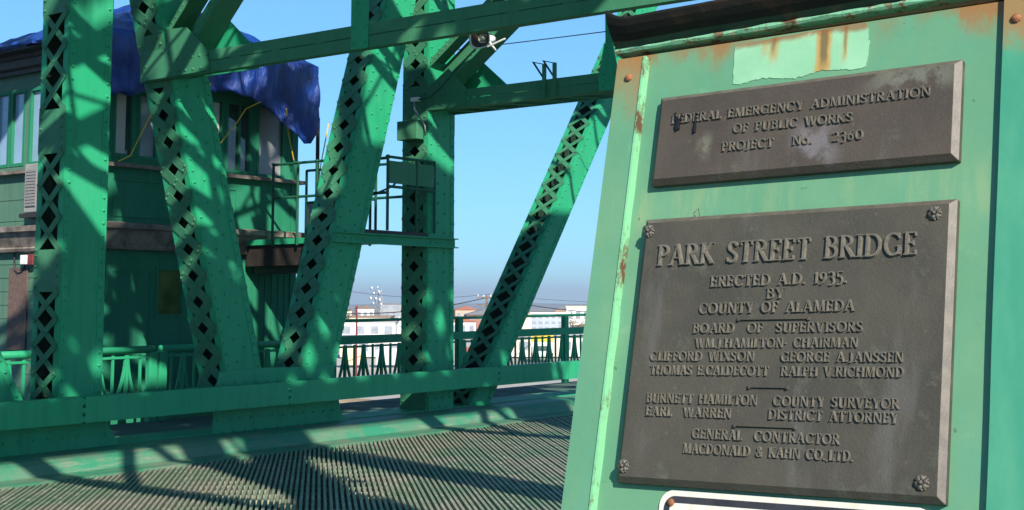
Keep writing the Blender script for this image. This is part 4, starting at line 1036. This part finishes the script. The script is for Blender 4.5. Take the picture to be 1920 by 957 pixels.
bld('warehouse', 'white flat-roofed building on the skyline beside the pylon', 'building', -33.9, 410, 12, 14, 6.4, wh, cr, 'flat', 1, 5)
bld('warehouse', 'long pale concrete shed across the yard behind the right railing', 'shed', -35.2, 150, 13.5, 9, 2.6, P_('pale_concrete', (.62, .57, .49)), gy, 'flat', 1, 6)
bld('shed', 'pale shed across the yard behind the railing left of the post', 'shed', -42.5, 150, 8.5, 8, 2.3, P_('bleached_board', (.66, .62, .55)), gy, 'flat', 1, 5)
bld('house', 'tiny cream house with a grey roof, far left on the skyline by the left diagonal', 'house', -44.0, 420, 5, 6, 5.2, cr, sl, 'gable', 1, 3)
bld('house', 'tiny white house with a brown roof left of the antenna mast', 'house', -43.1, 460, 6, 6, 5.8, wh, br, 'gable', 1, 3)
bld('house', 'tiny tan house with a red roof between the post and the utility pole', 'house', -38.9, 430, 7, 6, 5.4, tn, rd, 'gable', 1, 3)
bld('house', 'tiny grey house right of the utility pole on the skyline', 'house', -37.4, 470, 6, 6, 6.0, gy, wh, 'gable', 1, 3)
bld('house', 'tiny white house with a red roof left of the cream tower', 'house', -36.8, 440, 7, 6, 5.2, wh, rd, 'gable', 1, 3)
bld('house', 'tiny brown house between the apartment block and the brown trees', 'house', -34.8, 440, 6, 6, 5.6, P_('umber_stucco', (.30, .22, .17)), sl, 'gable', 1, 3)
for az, lab, mt in ((-43.6, 'cream shipping container behind the left balusters', P_('cream_steel', (.68, .60, .38))), (-42.2, 'pale grey shipping container near the laced post', P_('pale_steel', (.55, .56, .56))), (-38.9, 'red shipping container right of the laced post', P_('red_steel', (.42, .08, .06)))):
    T = thing('shipping_container', lab, 'container', pol(az, 128)); T.rotation_euler = (0, 0, R(-az))
    m = MB(); m.box(-1.0, 1.0, 0, 2.4, .1, 1.6)
    for i in range(12): m.box(-.95+i*.16, -.87+i*.16, -.05, -.002, .2, 1.5)
    m.build('body', mt, T); m = MB(); m.box(.2, .23, -.09, -.06, .2, 1.5); m.build('locking_bar', M['steel'], T)
# truck
T = thing('truck', 'white box truck with a yellow top parked across the river yard', 'truck', pol(-35.75, 140)); T.rotation_euler = (0, 0, R(36))
MB().box(-1.1, 1.1, 0, 4.0, .5, 1.9).build('cargo_box', wh, T, bevel=.05); MB().box(-1.12, 1.12, -.1, 4.1, 1.902, 2.55).build('roof_unit', yl, T, bevel=.05)
MB().box(-1.0, 1.0, -1.6, -.02, .45, 1.6).build('cab', wh, T, bevel=.12); MB().box(-.85, .85, -1.63, -1.60, 1.0, 1.5).build('windscreen', M['glass_dark'], T)
for x in (-1.0, 1.0):
    for y in (-1.0, 2.9): MB().tube([(x-.12, y, .4), (x+.12, y, .4)], .4, 14).build('wheel', M['black'], T)
# antenna mast
T = thing('antenna_mast', 'lattice mast crowded with white dishes on the far shore', 'antenna mast', pol(-42.55, 330))
m = MB(); hgt = 9.5; c4 = [(-.9, -.9), (.9, -.9), (.9, .9), (-.9, .9)]
def leg(x, y, f): return (x*(1-.45*f), y*(1-.45*f), hgt*f)
for x, y in c4: m.tube([leg(x, y, 0), leg(x, y, 1)], .07, 5)
for i in range(7):
    for j in range(4):
        a, b = c4[j], c4[(j+1) % 4]; m.tube([leg(*a, i/7), leg(*b, (i+1)/7)], .045, 4); m.tube([leg(*b, i/7), leg(*a, (i+1)/7)], .045, 4)
m.build('lattice', M['steel'], T)
for i, (x, z, r_) in enumerate(((-1.2, 9.8, .55), (-.5, 8.6, .5), (1.2, 8.9, .55), (-1.5, 7.4, .6), (.2, 7.3, .5), (1.4, 7.0, .65), (1.9, 5.9, .55), (-.6, 6.2, .45), (.7, 10.0, .3))):
    m = MB(); r_ *= .62; m.tube([(x, -.9, z), (x, -1.15, z), (x, -1.3, z)], [.15, r_*.8, r_], 14); m.build('dish', wh, T, smooth=True)
    MB().tube([(x, -.92, z), (x*.5, -.4, z)], .05, 5).build('dish_arm', M['steel'], T)
# poles and wires
T = thing('flagpole', 'dark red pole rising between the left diagonal and the post', 'pole', pol(-43.45, 92)); m = MB(); m.tube([(0, 0, 0), (0, 0, 5.35)], [.08, .06], 8); m.build('shaft', M['redpaint'], T)
MB().tube([(0, 0, 5.35), (0, 0, 5.5)], [.12, .05], 8).build('cap', M['redpaint'], T)
pw = plain('weathered_pole_wood', (.16, .12, .09), .3, 3, .9)
def upole(label, az, d, h, arm=1.0):
    T = thing('utility_pole', label, 'utility pole', pol(az, d)); T.rotation_euler = (0, 0, R(-az+15))
    MB().tube([(0, 0, 0), (0, 0, h)], [.14, .10], 8).build('pole_shaft', pw, T)
    for z in (h-.25, h-.95): MB().box(-arm, arm, -.17, -.11, z, z+.12).build('crossarm', pw, T)
    for x in (-.9*arm, -.35*arm, .35*arm, .9*arm): MB().tube([(x, -.14, h-.13), (x, -.14, h+.08)], .05, 6).build('insulator', M['white'], T)
    return Vector(pol(az, d)) + Vector((0, 0, h))
A1 = upole('utility pole with two crossarms left of the laced end diagonal', -38.05, 130, 6.5)
A2 = upole('distant utility pole mostly hidden behind the pylon', -29.5, 190, 5.6)
A0 = upole('utility pole hidden behind the operator house', -52, 110, 8.2)
def wire(label, p, q, sag, r_=.03):
    T = thing('power_line', label, 'power line'); p, q = Vector(p), Vector(q)
    MB().tube([p.lerp(q, i/16) - Vector((0, 0, 4*sag*(i/16)*(1-i/16))) for i in range(17)], r_, 5).build('wire', M['wire'], T)
wire('upper slack power line sloping down to the utility pole from the left', A0 + Vector((0, 0, 3.6)), A1 + Vector((0, 0, .1)), 2.2, .018)
wire('heavy power line meeting the utility pole crossarm from the left', A0 + Vector((0, 0, -.8)), A1 - Vector((0, 0, .2)), 2.0, .045)
wire('heavy power line running right from the utility pole to the pylon', A1 - Vector((0, 0, .2)), A2 - Vector((0, 0, .3)), 1.1, .045)
wire('thin power line running right above the heavy one', A1 + Vector((0, 0, .1)), A2 + Vector((0, 0, .6)), .5, .018)

# shrubs and trees on the far bank: leaf clumps on branching stems
leafm = plain('dry_brown_leaves', (.16, .105, .06), .4, 1, .9, .1, 0, 0); leafg = plain('dull_green_leaves', (.06, .085, .035), .4, 1, .9, .1, 0, 0)
def tree(name, label, cat, az, d, w, h, trunk, leafmat, n=420, seed=0, group=None):
    rnd = random.Random(seed); T = thing(name, label, cat, pol(az, d), group)
    m = MB(); m.tube([(0, 0, -.2), (.05*w, 0, h*.35), (0, .05*w, h*.7)], [trunk, trunk*.7, trunk*.3], 7)
    cl = []
    for i in range(9):
        a = rnd.uniform(0, 6.28); r_ = w*.36*rnd.random()**.5; z = h*rnd.uniform(.35, .9)
        p = Vector((r_*math.cos(a), r_*math.sin(a), z)); cl.append(p); m.tube([(0, 0, h*.25), p*.6, p], [trunk*.5, trunk*.3, trunk*.12], 5)
    m.build('trunk', pw, T)
    m = MB()
    for i in range(n):
        c_ = rnd.choice(cl); q = c_ + Vector((rnd.gauss(0, w*.11), rnd.gauss(0, w*.11), rnd.gauss(0, h*.10)))
        if q.z < .05: continue
        a = Vector((rnd.gauss(0, 1), rnd.gauss(0, 1), rnd.gauss(0, 1))).normalized(); b = a.orthogonal().normalized(); s_ = w*rnd.uniform(.018, .045)
        m.add([q - a*s_, q + b*s_*.6, q + a*s_, q - b*s_*.6], [(0, 1, 2, 3)])
    m.build('crown', leafmat, T)
tree('tree', 'round leafless brown tree behind the railing beside the pylon', 'tree', -34.35, 210, 4.2, 3.6, .15, leafm, 700, 1)
tree('tree', 'small brown tree touching the pylon edge behind the railing', 'tree', -33.2, 215, 3.4, 3.4, .13, leafm, 600, 2)
tree('tree', 'dark green tree beside the grey block on the skyline', 'tree', -40.7, 300, 6, 7, .25, leafg, 800, 3)
tree('tree', 'green tree behind the cream shed left of the antenna mast', 'tree', -44.1, 290, 5, 5.6, .2, leafg, 700, 4)
for i, (az, d, w_) in enumerate(((-37.6, 74, 2.4), (-37.0, 75, 2.1), (-36.3, 74, 2.6), (-35.6, 75, 2.2), (-35.0, 74, 2.4), (-34.3, 76, 2.3), (-33.8, 75, 2.0))):
    tree('shrub', ('dry brown shrub on the riverbank just right of the end diagonal', 'second dry shrub on the riverbank from the end diagonal', 'third dry shrub on the riverbank from the end diagonal', 'fourth dry shrub on the riverbank, midway to the pylon',
                   'third dry shrub on the riverbank from the pylon', 'second dry shrub on the riverbank from the pylon', 'dry brown shrub on the riverbank nearest the pylon')[i], 'shrub', az, d, w_, .85, .05, leafm, 260, 10+i, 'dry shrubs along the riverbank')

# ------------------------------------------------------------------ the air itself
m = MB(); m.box(-9600, 9600, -9600, 9600, -7.4, 140)
hz = bpy.data.materials.new('haze'); hz.use_nodes = True; ht = hz.node_tree; ht.nodes.remove(ht.nodes['Principled BSDF'])
pv = ht.nodes.new('ShaderNodeVolumePrincipled'); pv.inputs['Color'].default_value = (.76, .82, 1, 1); pv.inputs['Density'].default_value = .00020; pv.inputs['Anisotropy'].default_value = .2
ht.links.new(pv.outputs[0], ht.nodes['Material Output'].inputs['Volume'])
tag(m.build('haze', hz), kind='stuff')
